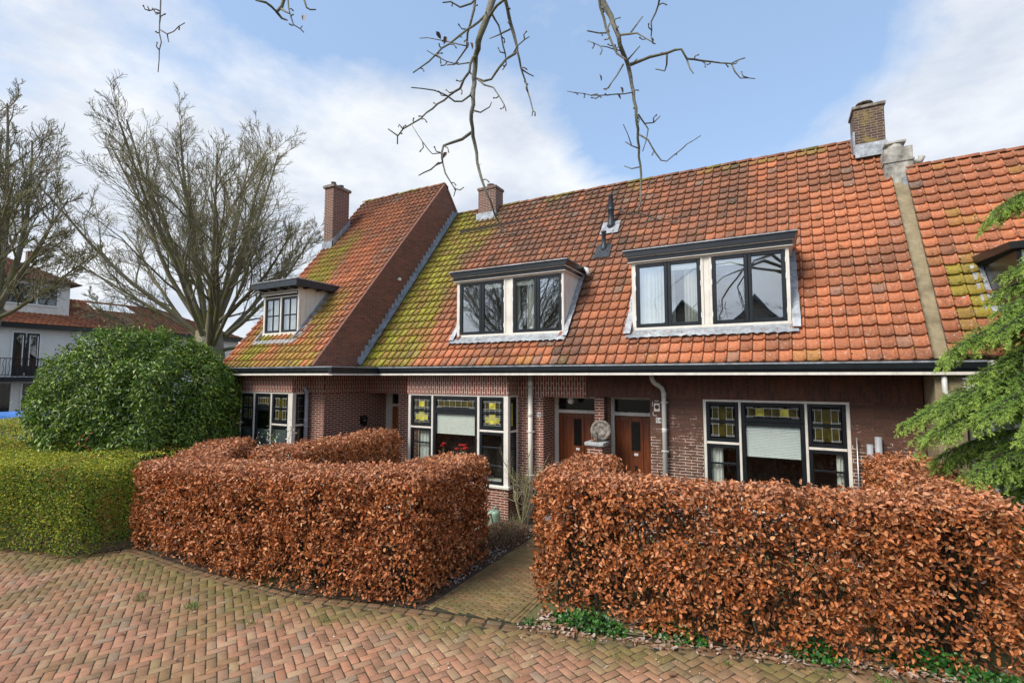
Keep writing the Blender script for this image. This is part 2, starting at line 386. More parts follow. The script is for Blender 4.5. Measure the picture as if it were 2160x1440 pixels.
def tile_roof(name, parent, BL, BR, TR, TL, nc, nr, colf, skip=None, seed=1, i0=0, i1=None, roll=1):
    BL, BR, TR, TL = (np.array(p, float) for p in (BL, BR, TR, TL))
    i1 = nc if i1 is None else i1
    rg = np.random.default_rng(seed)
    I, J = np.meshgrid(np.arange(i0, i1), np.arange(nr), indexing='ij'); I = I.ravel(); J = J.ravel()
    S = lambda u, v: ((BL*(1-u)+BR*u)*(1-v) + (TL*(1-u)+TR*u)*v)
    ctr = S(((I+.5)/nc)[:, None], ((J+.5)/nr)[:, None])
    keep = np.ones(len(I), bool)
    if skip is not None: keep = ~skip(ctr)
    I, J, ctr = I[keep], J[keep], ctr[keep]; n = len(I)
    nrm = np.cross(BR-BL, TL-BL); nrm /= np.linalg.norm(nrm); nrm *= np.sign(nrm[2])
    slope = (TL-BL)/np.linalg.norm(TL-BL)
    K = 10; s = np.array([0, .05, .30, .58, .76, .80, .85, .90, .95, 1.0])
    h = np.where(s < .78, .005*((s/.78-.5)*2)**2, .005+.030*np.sin(PI*np.clip((s-.77)/.23, 0, 1))**.7); h[0] = -.004; h[-1] = -.004
    sag = np.where(s < .78, -.005*(1-((s/.78-.5)*2)**2), .002)
    r1, r2, r3 = rg.random(n), rg.random(n), rg.random(n)
    w = 1/nc; dv = 1/nr
    V = np.zeros((n, 3, K, 3))
    for a in range(3):
        vv = (J*dv)[:, None] + (0 if a in (0, 2) else dv*1.0) + (-.09*dv if a != 1 else 0) + ((r3-.5)*.03*dv)[:, None]*(a != 1) + 0*s
        uu = (I*w)[:, None] + s*w
        P = S(uu[..., None], vv[..., None])
        if a != 1: P = P + sag[None, :, None]*slope
        lift = {0: .048, 1: .006, 2: .004}[a] + h*(1 if a < 2 else .3)
        lift = lift[None, :] + ((r2-.5)*.008)[:, None]
        V[:, a] = P + lift[..., None]*nrm
    Vf = V.reshape(-1, 3)
    base = (np.arange(n)*3*K)[:, None]
    k = np.arange(K-1)[None, :]
    top = np.stack([base+k, base+k+1, base+K+k+1, base+K+k], -1).reshape(-1, 4)
    lip = np.stack([base+2*K+k, base+2*K+k+1, base+k+1, base+k], -1).reshape(-1, 4)
    F = np.concatenate([top, lip])
    col = np.repeat(colf(ctr, r1, r2), 3*K, axis=0).reshape(n, 3, K, 3)
    # moss and dirt in the side joints; row shadow painted into the lower lip
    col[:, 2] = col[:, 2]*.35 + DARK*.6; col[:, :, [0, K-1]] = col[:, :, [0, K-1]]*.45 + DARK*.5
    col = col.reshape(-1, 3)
    # lower edge face: grime plus painted shade, deepening the dark lines between rows
    # underlay
    o = len(Vf); e = nrm*-.02
    us = np.array([i0/nc, i1/nc]); q = [S(us[0], 0)+e, S(us[1], 0)+e, S(us[1], 1)+e, S(us[0], 1)+e]
    if skip is None:
        Vf = np.concatenate([Vf, q]); F = np.concatenate([F, [[o, o+1, o+2, o+3]]]); col = np.concatenate([col, np.tile(DARK, (4, 1))])
    else:
        # underlay in strips that leave the dormer openings free
        nu, nv = (i1-i0), nr
        UV, VV = np.meshgrid(np.arange(i0, i1), np.arange(nr), indexing='ij'); UV = UV.ravel(); VV = VV.ravel()
        cc = S(((UV+.5)/nc)[:, None], ((VV+.5)/nr)[:, None]); kk = ~skip(cc); UV, VV = UV[kk], VV[kk]
        qs = []
        for a_, b_ in ((0, 0), (1, 0), (1, 1), (0, 1)): qs.append(S(((UV+a_)/nc)[:, None], ((VV+b_)/nr)[:, None]) + e)
        Q = np.stack(qs, 1).reshape(-1, 3); FQ = o + np.arange(len(Q)).reshape(-1, 4)
        Vf = np.concatenate([Vf, Q]); F = np.concatenate([F, FQ]); col = np.concatenate([col, np.tile(DARK, (len(Q), 1))])
    ob = fast(name, Vf, F, M['tile'], parent, col)
    me = ob.data
    sm = np.zeros(len(me.polygons), bool); sm[:len(top)] = True; me.polygons.foreach_set('use_smooth', sm)
    return ob, S, nrm
def ridge_caps(name, parent, A, B, n, col, r=.10, seed=3):
    A, B = np.array(A, float), np.array(B, float); rg = np.random.default_rng(seed)
    V, F, Cc = [], [], []; d = (B-A)/n; K = 9
    side = np.cross(d, (0, 0, 1)); side /= np.linalg.norm(side); o = 0
    for i in range(n):
        p0 = A + d*i; p1 = p0 + d*1.08; c = col(p0, rg.random())
        dz = (rg.random()-.5)*.02
        for p, rr in ((p0, r*.86), (p1, r)):
            for k in range(K):
                a = PI*k/(K-1); V.append(p + side*rr*math.cos(a) + np.array((0, 0, 1))*(rr*math.sin(a)*.9+dz-.02)); Cc.append(c)
        for k in range(K-1): F.append((o+k, o+k+1, o+K+k+1, o+K+k))
        # end rim
        for k in range(K):
            a = PI*k/(K-1); V.append(p1 + side*(r*.8)*math.cos(a) + np.array((0, 0, 1))*(r*.8*math.sin(a)*.9+dz-.02)); Cc.append(c)
        for k in range(K-1): F.append((o+K+k, o+K+k+1, o+2*K+k+1, o+2*K+k))
        o += 3*K
    return fast(name, V, F, M['tile'], parent, np.array(Cc))

# ------------------------------------------------------------------ windows
def sash(parent, x0, x1, z0, z1, y, fw=.05, bars=(), mat='dark', depth=.05, vbars=()):
    mb = MB()
    mb.bevbox(x0, x0+fw, y, y+depth, z0, z1); mb.bevbox(x1-fw, x1, y, y+depth, z0, z1)
    mb.bevbox(x0+fw, x1-fw, y, y+depth, z0, z0+fw*1.15); mb.bevbox(x0+fw, x1-fw, y, y+depth, z1-fw, z1)
    for b in bars: mb.bevbox(x0+fw, x1-fw, y+.004, y+depth-.004, b-.018, b+.018)
    for b in vbars: mb.bevbox(b-.014, b+.014, y+.007, y+depth-.007, z0+fw, z1-fw)
    return mb.build('sash', M[mat], parent)
def pane(parent, x0, x1, z0, z1, y, mat='glass'):
    return MB().box(x0, x1, y, y+.004, z0, z1).build('pane', M[mat], parent)
def stained(parent, x0, x1, z0, z1, y, kind, yel='yellow'):
    """leaded light: dark panes, coloured panes and lead cames that stand proud"""
    W, H = x1-x0, z1-z0; t = .004
    d = MB().box(x0, x1, y+.006, y+.012, z0, z1).build('leaded_pane', M['darkglass'], parent)
    came, colr, oth = MB(), yel, 'olive'
    def vl(u, a, b): came.box(x0+u*W-t, x0+u*W+t, y-.002, y+.003, z0+a*H, z0+b*H)
    def hl(v, a, b): came.box(x0+a*W, x0+b*W, y-.003, y+.002, z0+v*H-t, z0+v*H+t)
    def cp(m_, a, b, c, e): MB().box(x0+a*W+t, x0+b*W-t, y+.002, y+.005, z0+c*H+t, z0+e*H-t).build('coloured_glass', M[m_], parent)
    if kind == 'wide':
        for v in (.06, .16, .84, .94): hl(v, 0, .14); hl(v, .86, 1)
        hl(.16, .14, .86); hl(.84, .14, .86); hl(.90, .28, .72)
        k = 6
        for i in range(k+1): vl(.04+.92*i/k, .06, .94)
        for i in range(k):
            a, b = .04+.92*i/k, .04+.92*(i+1)/k
            cp(colr if i in (1, 4) else oth, a, b, .16, .84)
    elif kind == 'cross':      # yellow cross-shaped tulip in the lower half
        for v in (.03, .10, .26, .33, .40, .60, .66, .92, .97): hl(v, 0, 1)
        vl(.33, .03, .97); vl(.67, .03, .97); vl(.10, .06, .94); vl(.90, .06, .94)
        cp(colr, .33, .67, .06, .48); cp(colr, .10, .33, .12, .36); cp(colr, .67, .90, .12, .36)
        cp(oth, .10, .33, .66, .88); cp(oth, .67, .90, .66, .88); cp(colr, .33, .67, .66, .92)
        MB().box(x0, x1, y+.001, y+.004, z0+.005*H, z0+.03*H).build('green_glass', M['greenglass'], parent)
    else:                       # two stacked grids with olive squares
        for a, b in ((0, .47), (.53, 1)):
            h = b-a
            for v in (.06, .14, .86, .94): hl(a+v*h, 0, .36); hl(a+v*h, .64, 1)
            vl(.33, a+.03*h, b-.03*h); vl(.67, a+.03*h, b-.03*h); vl(.08, a+.1*h, b-.1*h); vl(.92, a+.1*h, b-.1*h)
            cp(oth, .08, .33, a+.2*h, b-.2*h); cp(oth, .67, .92, a+.2*h, b-.2*h); cp(colr, .33, .67, a+.03*h, b-.03*h)
    came.build('leadwork', M['came'], parent)
def curtain(parent, x0, x1, z0, z1, y, mat='curtain', amp=.02, waves=7):
    mb = MB(); n = waves*8; mb.smooth = True; i = len(mb.v)
    for k in range(n+1):
        t = k/n; x = x0+(x1-x0)*t; yy = y + amp*math.sin(t*waves*2*PI + math.sin(t*9)*1.2)
        mb.v += [(x, yy, z0), (x, yy, z1)]
    for k in range(n): mb.face((2*k, 2*k+2, 2*k+3, 2*k+1))
    return mb.build('curtain', M[mat], parent)

def downpipe(parent, x, y, z0, z1, r, mat, offs=None, brackets=()):
    mb = MB(); pts = [(x, y, z0), (x, y, z1)]
    if offs:
        dx, dy, zt = offs
        pts = [(x, y, z0), (x, y, z1-.16), (x+dx*.12, y+dy*.12, z1-.06), (x+dx*.4, y+dy*.4, z1+.0), (x+dx*.75, y+dy*.75, z1+.05), (x+dx*.95, y+dy*.95, z1+.12), (x+dx, y+dy, zt)]
    mb.tube(pts, r, 14)
    for b in (z1-.18, z1-.9): mb.lathe([(r*1.02, -.05), (r*1.12, -.045), (r*1.12, .045), (r*1.02, .05)], (x, y, b), 14)
    p = mb.build('downpipe', M[mat], parent)
    for b in brackets:
        MB().lathe([(r*1.18, -.012), (r*1.18, .012)], (x, y, b), 14).box(x-r*1.5, x-r*1.05, y-.008, y+.10, b-.01, b+.01).box(x+r*1.05, x+r*1.5, y-.008, y+.10, b-.01, b+.01).build('pipe_bracket', M[mat], p)
    return p

def text_mesh(name, body, size, loc, rot, mat, parent, ext=.002):
    cu = bpy.data.curves.new(name, 'FONT'); cu.body = body; cu.size = size; cu.extrude = ext; cu.align_x = 'CENTER'; cu.align_y = 'CENTER'
    tmp = bpy.data.objects.new('tmp_text', cu); C.objects.link(tmp)
    dg = bpy.context.evaluated_depsgraph_get(); me = bpy.data.meshes.new_from_object(tmp.evaluated_get(dg)); bpy.data.objects.remove(tmp)
    me.transform(Matrix.Translation(loc) @ Matrix.Rotation(rot, 4, 'X')); me.materials.clear(); me.materials.append(mat); me.name = name
    return link(name, me, parent)

def number_plate(parent, x, z, y, body):
    p = MB().bevbox(x-.055, x+.055, y-.012, y, z-.055, z+.055, .004).build('number_plate', M['white'], parent)
    MB().box(x-.050, x+.050, y-.0135, y-.0125, z-.050, z-.046).box(x-.050, x+.050, y-.0135, y-.0125, z+.046, z+.050).box(x-.050, x-.046, y-.0135, y-.0125, z-.046, z+.046).box(x+.046, x+.050, y-.0135, y-.0125, z-.046, z+.046).build('plate_border', M['pvcgrey'], p)
    text_mesh('number', body, .095, (x, y-.015, z), rad(90), M['black'], p)

def gutter(parent, x0, x1, y, zb=3.27, seed=0, endcap=True):
    mb = MB().prism([(y, zb+.045), (y-.03, zb+.10), (y-.035, zb+.185), (y+.12, zb+.185), (y+.12, zb+.045)], x0, x1)
    g = mb.build('gutter', M['dark'], parent)
    MB().prism([(y-.012, zb), (y-.012, zb+.044), (y+.03, zb+.044), (y+.03, zb)], x0, x1).build('gutter_trim', M['cream'], g)
    MB().prism([(y-.043, zb+.186), (y-.043, zb+.212), (y+.13, zb+.212), (y+.13, zb+.186)], x0, x1).build('gutter_lip', M['lead'], g)
    return g
def soffit(parent, x0, x1, y0, y1, z=3.30):
    return MB().box(x0, x1, y0, y1, z, z+.03).build('soffit', M['dark'], parent)

# ------------------------------------------------------------------ roof geometry of the main terrace
RB = 3.50; BL_, BR_ = (-9.79, 9.52, RB), (2.08, 9.52, RB); TR_, TL_ = (2.25, 13.30, 8.62), (-9.79, 13.90, 8.93)
def roof_z(x, y):
    u = (x+9.79)/11.87; yt = 13.9-.6*u; zt = 8.93-.31*u
    return RB + (zt-RB)*(y-9.52)/(yt-9.52)
def roof_y(x, z):
    u = (x+9.79)/11.87; yt = 13.9-.6*u; zt = 8.93-.31*u
    return 9.52 + (yt-9.52)*(z-RB)/(zt-RB)
DORM_M = (-7.05, -4.15, 4.21, 5.84, 10.07); DORM_R = (-2.62, .26, 4.19, 5.84, 10.08)
def skip_main(P):
    k = np.zeros(len(P), bool)
    for x0, x1, z0, z1, _ in (DORM_M, DORM_R): k |= (P[:,0] > x0+.03) & (P[:,0] < x1-.03) & (P[:,2] > z0-.10) & (P[:,2] < z1-.05)
    return k
def col_main(P, r1, r2):
    x, z = P[:,0], P[:,2]
    moss = sstep(-7.75, -8.9, x + (fbm(x*.7, z*.9, 0, 3)-.5)*2.2) * (.55+.6*r1) * (.75 + .25*sstep(9, 4, z))
    moss = np.maximum(moss, (z > 8.45)*(fbm(x*1.2, z, 0, 9) > .5)*.4*r2)
    moss = np.maximum(moss, (z < 3.75)*(fbm(x*2.0, z*2, 0, 12) > .60)*.30*r2)
    brown = .36 + .45*sstep(4.2, 8.0, z)*sstep(1.5, -3, x) + .22*sstep(-.5, -5.5, x) - .25*sstep(4.6, 3.5, z)
    dark = .55*sstep(.32, .10, np.abs(x+4.02+(fbm(x, z*1.5, 0, 4)-.5)*.3))*sstep(6.0, 5.4, z)*(.5+.7*r2) + .35*(z > 8.3)*r1
    dark = dark + .4*sstep(.55, .72, fbm(x*1.3, z*1.3, 0, 21)) + .22*sstep(5.5, 8.5, z)*r1*sstep(2, -2, x)
    return tile_col(P, r1, r2, moss, brown, dark)
def dormer(parent, D, wins, sidewin=None, mat='cream'):
    x0, x1, z0, z1, yf = D
    ztop = z1-.22                                  # underside of cornice
    # front frame members (cream)
    fr = MB(); xs = [w[0] for w in wins] + [wins[-1][1]]
    fr.bevbox(x0-.01, x1+.01, yf, yf+.09, z0, z0+.055); fr.bevbox(x0, x1, yf, yf+.09, ztop-.05, ztop)
    fr.bevbox(x0, wins[0][0]-.008, yf, yf+.09, z0+.056, ztop-.051); fr.bevbox(wins[-1][1]+.008, x1, yf, yf+.09, z0+.056, ztop-.051)
    for a, b in zip(wins[:-1], wins[1:]):
        if b[0]-a[1] > .05:
            fr.bevbox(a[1]+.008, a[1]+.06, yf, yf+.09, z0+.056, ztop-.051); fr.bevbox(b[0]-.06, b[0]-.008, yf, yf+.09, z0+.056, ztop-.051)
            fr.bevbox(a[1]+.061, b[0]-.061, yf+.014, yf+.08, z0+.056, ztop-.051)
    d = fr.build('dormer', M['cream'], parent)
    for xa, xb in ((x0, x0+.04), (x1-.04, x1)):      # cheeks reach back to the roof plane
        yb0 = roof_y(xa, z0)+.02; ybt = roof_y(xa, ztop)+.05
        MB().prism([(yf+.095, z0-.02), (yf+.095, ztop), (ybt, ztop), (yb0+.05, z0-.02)], xa, xb).build('dormer_cheek', M['cream'], d)
    for w in wins:
        a, b = w[0], w[1]
        sash(d, a, b, z0+.058, ztop-.055, yf+.008, .066, mat='dark')
        pane(d, a+.06, b-.06, z0+.12, ztop-.12, yf+.04, 'glass_up')
        if w[2] == 'curtain': curtain(d, a+.05, b-.05, z0+.10, ztop-.08, yf+.13)
        if w[2] in ('blind', 'curtainblind'): MB().box(a+.07, b-.07, yf+.055, yf+.075, ztop-.20, ztop-.115).box(a+.07, b-.07, yf+.05, yf+.08, ztop-.235, ztop-.21).build('roller_blind', M['white'], d)
        if w[2] == 'curtainblind': curtain(d, a+.30, b-.05, z0+.10, ztop-.08, yf+.14, waves=5); curtain(d, a+.03, a+.12, z0+.10, ztop-.08, yf+.13, waves=2)
        # hinges
        hx = b+.002 if w[3] == 'r' else a-.022
        for hz in (z0+.25, ztop-.25, ztop-.55): MB().box(hx, hx+.02, yf-.006, yf+.012, hz-.05, hz+.05).build('hinge', M['white'], d)
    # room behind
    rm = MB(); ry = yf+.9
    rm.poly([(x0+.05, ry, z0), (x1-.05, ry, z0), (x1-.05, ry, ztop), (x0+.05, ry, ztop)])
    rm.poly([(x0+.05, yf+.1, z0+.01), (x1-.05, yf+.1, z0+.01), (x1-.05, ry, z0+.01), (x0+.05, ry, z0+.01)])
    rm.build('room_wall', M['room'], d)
    # cornice: two dark boards with a pale bead between, overhanging
    yb = roof_y((x0+x1)/2, z1)+.05; o = .14
    cn = MB()
    def ring(z_a, z_b, oo, m):
        cn.box(x0-oo, x1+oo, yf-oo, yb-(0 if z_b > z1-.1 else .08), z_a, z_b)
    cn.box(x0-.06, x1+.06, yf-.06, yb-.10, ztop, ztop+.085)
    cn.prism([(x0-.09, ztop+.105), (x1+.09, ztop+.105), (x1+o, z1), (x0-o, z1)], yf-.12, yb, 'y')
    cn.build('cornice', M['dark'], d)
    MB().box(x0-.085, x1+.085, yf-.09, yb-.06, ztop+.086, ztop+.104).build('cornice_bead', M['cream'], d)
    MB().box(x0-.065, x1+.065, yf-.066, yb-.11, ztop-.012, ztop-.001).build('cornice_bead', M['cream'], d)
    MB().box(x0-o-.01, x1+o+.01, yf-.15, yb+.03, z1+.001, z1+.022).build('dormer_roof', M['lead'], d)
    # lead apron and side flashings lying over the tiles
    ap = MB(); n = 56; ap.smooth = True
    def strip(pa, pb, wob=.016):
        i = len(ap.v); L = len(pa)
        for k in range(L): ap.v += [pa[k], pb[k]]
        for k in range(L-1): ap.face((i+2*k, i+2*k+2, i+2*k+3, i+2*k+1))
    pa, pb = [], []
    for k in range(n+1):
        x = x0-.10+(x1-x0+.20)*k/n; zb = z0-.19+.012*math.sin(k*2.1)+random.uniform(-.008, .008)
        pa.append((x, yf-.004, z0+.005)); pb.append((x, roof_y(x, zb)-.095-.010*max(0, math.sin(x*2*PI/.205)), zb+.03))
    strip(pa, pb)
    for sx, xx in ((-1, x0), (1, x1)):
        pa, pb, pc = [], [], []
        for k in range(17):
            z = z0-.10+(z1-z0-.05)*k/16; y = roof_y(xx, z)
            pa.append((xx+sx*.004, y-.09, z+.03)); pb.append((xx+sx*.03, y-.09, z+.035)); pc.append((xx+sx*(.13+random.uniform(-.012, .012)), y-.10, z+.03))
        strip(pa, pb); strip(pb, pc)
    ap.build('lead_flashing', M['leadlight'], d)
    return d

def chimney(parent, x0, x1, y0, y1, z0, z1, mat, cap='capstone', pots=(), capo=.05, caph=.09, top=None):
    ch = MB().box(x0, x1, y0, y1, z0, z1).build('chimney', M[mat], parent)
    MB().box(x0-capo, x1+capo, y0-capo, y1+capo, z1, z1+caph).build('chimney_cap', M[cap], ch)
    for (px, py, r, h) in pots:
        MB().lathe([(r, 0), (r*.95, h*.8), (r*1.1, h*.82), (r*1.1, h), (r*.8, h)], (px, py, z1+caph), 14).build('chimney_pot', M[cap], ch)
    return ch

def bay(parent, X0, X1, Y, YW, zsill, ztop, cols, sidecols, side_x, bmat, vmat, hidden_left=False, soldier_top=3.27):
    """projecting bay: brick base, window, soldier course band"""
    MB().box(X0, X1, Y, YW, 0, zsill-.06).build('bay_base', M[bmat], parent)
    MB().box(X0, X1, Y, YW, ztop, soldier_top).build('soldier_course', M[vmat], parent)
    w = MB()
    w.bevbox(X0-.03, X1+.03, Y-.05, YW, zsill-.06, zsill, .012)                     # sill
    w.bevbox(X0, X1, Y-.005, Y+.08, ztop-.05, ztop-.001)
    w.box(X1-.08, X1-.0, Y+.085, YW-.001, ztop-.05, ztop-.001); w.box(X0, X0+.08, Y+.085, YW-.001, ztop-.05, ztop-.001)
    return w

def door(parent, x0, x1, y, z0, z1, zt, leaf, mat='door', letter='plate'):
    """frame x0..x1, leaf=(a,b), z1 door top, zt transom top"""
    f = MB(); a, b = leaf
    f.bevbox(x0, a-.006, y-.03, y+.06, z0, zt); f.bevbox(b+.006, x1, y-.03, y+.06, z0, zt)
    f.bevbox(a-.005, b+.005, y-.035, y+.06, z1+.008, z1+.085); f.bevbox(a-.005, b+.005, y-.03, y+.06, zt-.05, zt-.001)
    f.bevbox(a-.005, b+.005, y-.06, y+.06, z0-.04, z0-.004)
    fr = f.build('door_frame', M['cream'], parent)
    MB().box(a, b, y+.02, y+.026, z1+.087, zt-.052).build('transom_pane', M['darkglass'], fr)
    L = b-a; c = (a+b)/2; d = MB()
    # stiles, rails, panels
    d.box(a, b, y+.02, y+.05, z0, z1)
    for (xa, xb) in ((a, a+.11), (b-.11, b), (c-.155, c-.095), (c+.095, c+.155)): d.bevbox(xa, xb, y, y+.019, z0, z1, .005)
    H = z1-z0
    for za, zb in ((z0, z0+.2), (z1-.12, z1), (z0+H*.60, z0+H*.66)): 
        d.bevbox(a+.111, c-.156, y+.001, y+.019, za, zb, .005) if za != z0+H*.60 else None
        d.bevbox(c+.156, b-.111, y+.001, y+.019, za, zb, .005) if za != z0+H*.60 else None
        d.bevbox(c-.094, c+.094, y+.001, y+.019, za, zb, .005)
    d.bevbox(c-.094, c+.094, y+.001, y+.019, z0+.201, z0+H*.599, .005)
    dl = d.build('door', M[mat], parent)
    MB().box(c-.088, c+.088, y+.008, y+.014, z0+H*.665, z1-.125).build('door_pane', M['darkglass'], dl)
    g = MB()
    for k in range(7): g.box(c-.075+k*.025-.003, c-.075+k*.025+.003, y+.001, y+.006, z0+H*.67, z1-.13)
    g.build('door_grille', M['black'], dl)
    MB().bevbox(c-.045, c+.045, y-.006, y, z0+H*.615, z0+H*.64, .003).build('name_plate', M['white'], dl)
    MB().bevbox(c-.03, c+.03, y-.008, y, z0+H*.36, z0+H*.52, .004).build('letter_slot', M['steel' if letter == 'plate' else 'black'], dl)
    MB().lathe([(.022, 0), (.022, .012), (.01, .015), (.01, .04), (.026, .05), (.028, .065), (.015, .075)], (a+.06, y, z0+H*.47), 12, (0, -1, 0)).build('door_knob', M['steel'], dl)
    return dl

# =================================================================== MIDDLE HOUSE
XM = -3.72                      # party line between middle and right house
hm = thing('brick_house', 'middle brick house with mossy tiled roof, low dormer and bay window with yellow stained glass', 'house', None, (-6.7, 10.25, 0))
w = MB(); wall_grid(w, -9.08, -8.38, 0, 2.78, 10.25, 10.50, []); MB().box(-5.42, -4.75, 10.25, 10.50, 0, 2.78).build('wall', M['brick_mid'], hm)
MB().box(-4.99, -4.7505, 10.501, 11.05, 0, 2.78).build('porch_jamb', M['brick_mid'], hm)                                           # left jamb of the porch
w.build('wall', M['brick_mid'], hm)

MB().box(-10.26, XM, 10.25, 10.50, 2.78, 3.30).build('soldier_course', M['brick_mid_v'], hm)
MB().box(-4.7505, XM, 10.99, 11.10, 0, 2.95).box(-9.0, XM, 13.0, 13.1, 0, 8).build('inner_wall', M['room'], hm)
# bay
B0, B1, BY = -8.33, -5.41, 9.78
MB().box(B0, B1, BY, 10.249, 0, .70).build('bay_base', M['brick_mid'], hm)
MB().box(B0-.03, B1+.02, BY-.02, 10.248, 2.81, 3.27).build('bay_soldier_course', M['brick_mid_v'], hm)
f = MB()
f.bevbox(B0-.03, B1+.04, BY-.05, 10.24, .70, .77, .012)
f.bevbox(B0, B1-.12, BY, BY+.08, 2.765, 2.809)
f.bevbox(B0, -8.25-.004, BY, BY+.08, .771, 2.764)
f.bevbox(-7.60+.004, -7.54-.004, BY, BY+.08, .771, 2.764); f.bevbox(-6.25+.004, -6.18-.004, BY, BY+.08, .771, 2.764)
f.box(-5.53+.004, B1, BY-.004, BY+.10, .771, 2.809)                                       # corner post
f.bevbox(-8.25, -7.60, BY+.002, BY+.08, 1.955, 2.0); f.bevbox(-6.18, -5.53, BY+.002, BY+.08, 1.955, 2.0)
f.box(B1-.06, B1, BY+.101, 10.20, 2.765, 2.809); f.box(B1-.06, B1, 10.20, 10.249, .771, 2.809); f.box(B1-.06, B1-.004, BY+.101, 10.20, 1.955, 2.0)
f.box(B0, B0+.06, BY+.09, 10.249, 2.765, 2.809); f.box(B0, B0+.06, 10.20, 10.249, .771, 2.764)
win = f.build('bay_window', M['cream'], hm)
for a, b in ((-8.25, -7.60), (-6.18, -5.53)):
    sash(win, a+.004, b-.004, 2.003, 2.762, BY+.015, .062, bars=(2.39,))
    stained(win, a+.085, b-.085, 2.09, 2.68, BY+.04, 'cross')
    sash(win, a+.004, b-.004, .775, 1.952, BY+.015, .062, bars=(1.60,) if a < -7 else (1.60, 1.19))
    pane(win, a+.06, b-.06, .84, 1.90, BY+.045)
sash(win, -7.536, -6.254, 2.40, 2.762, BY+.015, .07); stained(win, -7.45, -6.34, 2.475, 2.685, BY+.04, 'wide', 'olive')
sash(win, -7.536, -6.254, .775, 2.397, BY+.015, .07); pane(win, -7.47, -6.32, .85, 2.33, BY+.045)
MB().box(-7.46, -6.33, BY+.07, BY+.074, 1.86, 2.33).box(-7.46, -6.33, BY+.064, BY+.08, 1.845, 1.86).build('window_blind', M['curtain'], win)
curtain(win, -8.02, -7.66, .8, 1.92, BY+.12, waves=4)
# side light of the bay, facing +X
sd = MB(); sx = B1
for z0, z1 in ((2.003, 2.762), (.775, 1.952)):
    sd.box(sx-.05, sx-.008, BY+.105, BY+.155, z0, z1); sd.box(sx-.05, sx-.008, 10.15, 10.197, z0, z1)
    sd.box(sx-.05, sx-.008, BY+.156, 10.149, z0, z0+.06); sd.box(sx-.05, sx-.008, BY+.156, 10.149, z1-.05, z1)
sd.box(sx-.045, sx-.012, BY+.156, 10.149, 1.58, 1.615)
sd.build('side_sash', M['dark'], win)
MB().box(sx-.034, sx-.03, BY+.156, 10.149, .835, 1.90).build('pane', M['glass'], win)
MB().box(sx-.040, sx-.036, BY+.156, 10.149, 2.06, 2.71).build('leaded_pane', M['darkglass'], win)
MB().box(sx-.036, sx-.032, BY+.20, BY+.28, 2.10, 2.62).build('coloured_glass', M['yellow'], win)
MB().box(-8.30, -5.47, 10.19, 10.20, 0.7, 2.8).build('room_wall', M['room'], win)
# roof
SP = 28
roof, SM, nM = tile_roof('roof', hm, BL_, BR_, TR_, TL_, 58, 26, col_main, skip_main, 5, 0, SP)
u = SP/58; XS = -9.79+11.87*u
MB().poly([TL_, tuple(SM(u, 1)), (XS, 17.8, 3.5), (-9.79, 17.8, 3.5)]).build('rear_roof', M['render'], hm)
rc = lambda p, r: (ORANGE*.35+BROWN*.4+DARK*.25)*(.7+.5*r) if math.sin(p[0]*3.1)+r*1.3 < .9 else (MOSS*.6+BROWN*.4)*(.6+.4*r)
ridge_caps('ridge_tiles', roof, TL_, SM(u, 1), 18, rc, .095)
dm = dormer(hm, DORM_M, [(-6.96, -6.33, 'none', 'l'), (-6.325, -5.70, 'blind', 'r'), (-5.44, -4.83, 'curtainblind', 'l'), (-4.825, -4.21, 'none', 'r')])
# small overflow spout on the right cheek of the dormer
MB().tube([(-4.02, 11.05, 5.83), (-3.93, 11.0, 5.80), (-3.88, 10.98, 5.66)], [.05, .05, .05], 10).build('spout', M['pvc'], dm)
for px, py, pz, h, r in ((-3.72, 12.33, 7.20, .84, .075), (-3.74, 11.75, 6.44, .46, .05)):
    v = MB().lathe([(r*1.45, -.12), (r*1.4, .02), (r, .14), (r, h*.48), (r*1.22, h*.50), (r*1.22, h*.54), (r*1.0, h*.55), (r*1.08, h*.58), (r*.75, h*.96), (r*.85, h*.97), (r*.85, h)] if h > .6 else
                    [(r*1.7, -.12), (r*1.5, .05), (r, .12), (r, h*.9), (r*1.35, h*.92), (r*1.4, h)], (px, py, pz), 16).build('roof_vent', M['slate'], hm)
    fl = MB(); s_ = .24 if h > .6 else .2
    fl.poly([(px-s_, roof_y(px, pz-.28)-.07, pz-.26), (px+s_, roof_y(px, pz-.28)-.07, pz-.26), (px+s_, roof_y(px, pz+.12)-.06, pz+.14), (px-s_, roof_y(px, pz+.12)-.06, pz+.14)])
    fl.build('vent_flashing', M['leadlight' if h > .6 else 'slate'], v)
c1 = chimney(hm, -8.58, -7.92, 13.45, 13.95, 8.2, 9.42, 'brick_chimney', 'brick_chimney', capo=.03, caph=.08)
MB().lathe([(.12, 0), (.11, .12), (.13, .13), (.13, .16)], (-8.25, 13.7, 9.5), 12).build('chimney_pot', M['stone'], c1)
MB().box(-8.62, -7.88, 13.38, 13.5, 8.35, 8.62).build('chimney_flashing', M['lead'], c1)
gm = gutter(hm, -9.2, XM, 9.50); soffit(hm, -10.1, XM, 9.62, 10.249)
MB().box(-9.2, XM, 9.62, 9.75, 3.33, 3.52).build('eaves_board', M['dark'], hm)
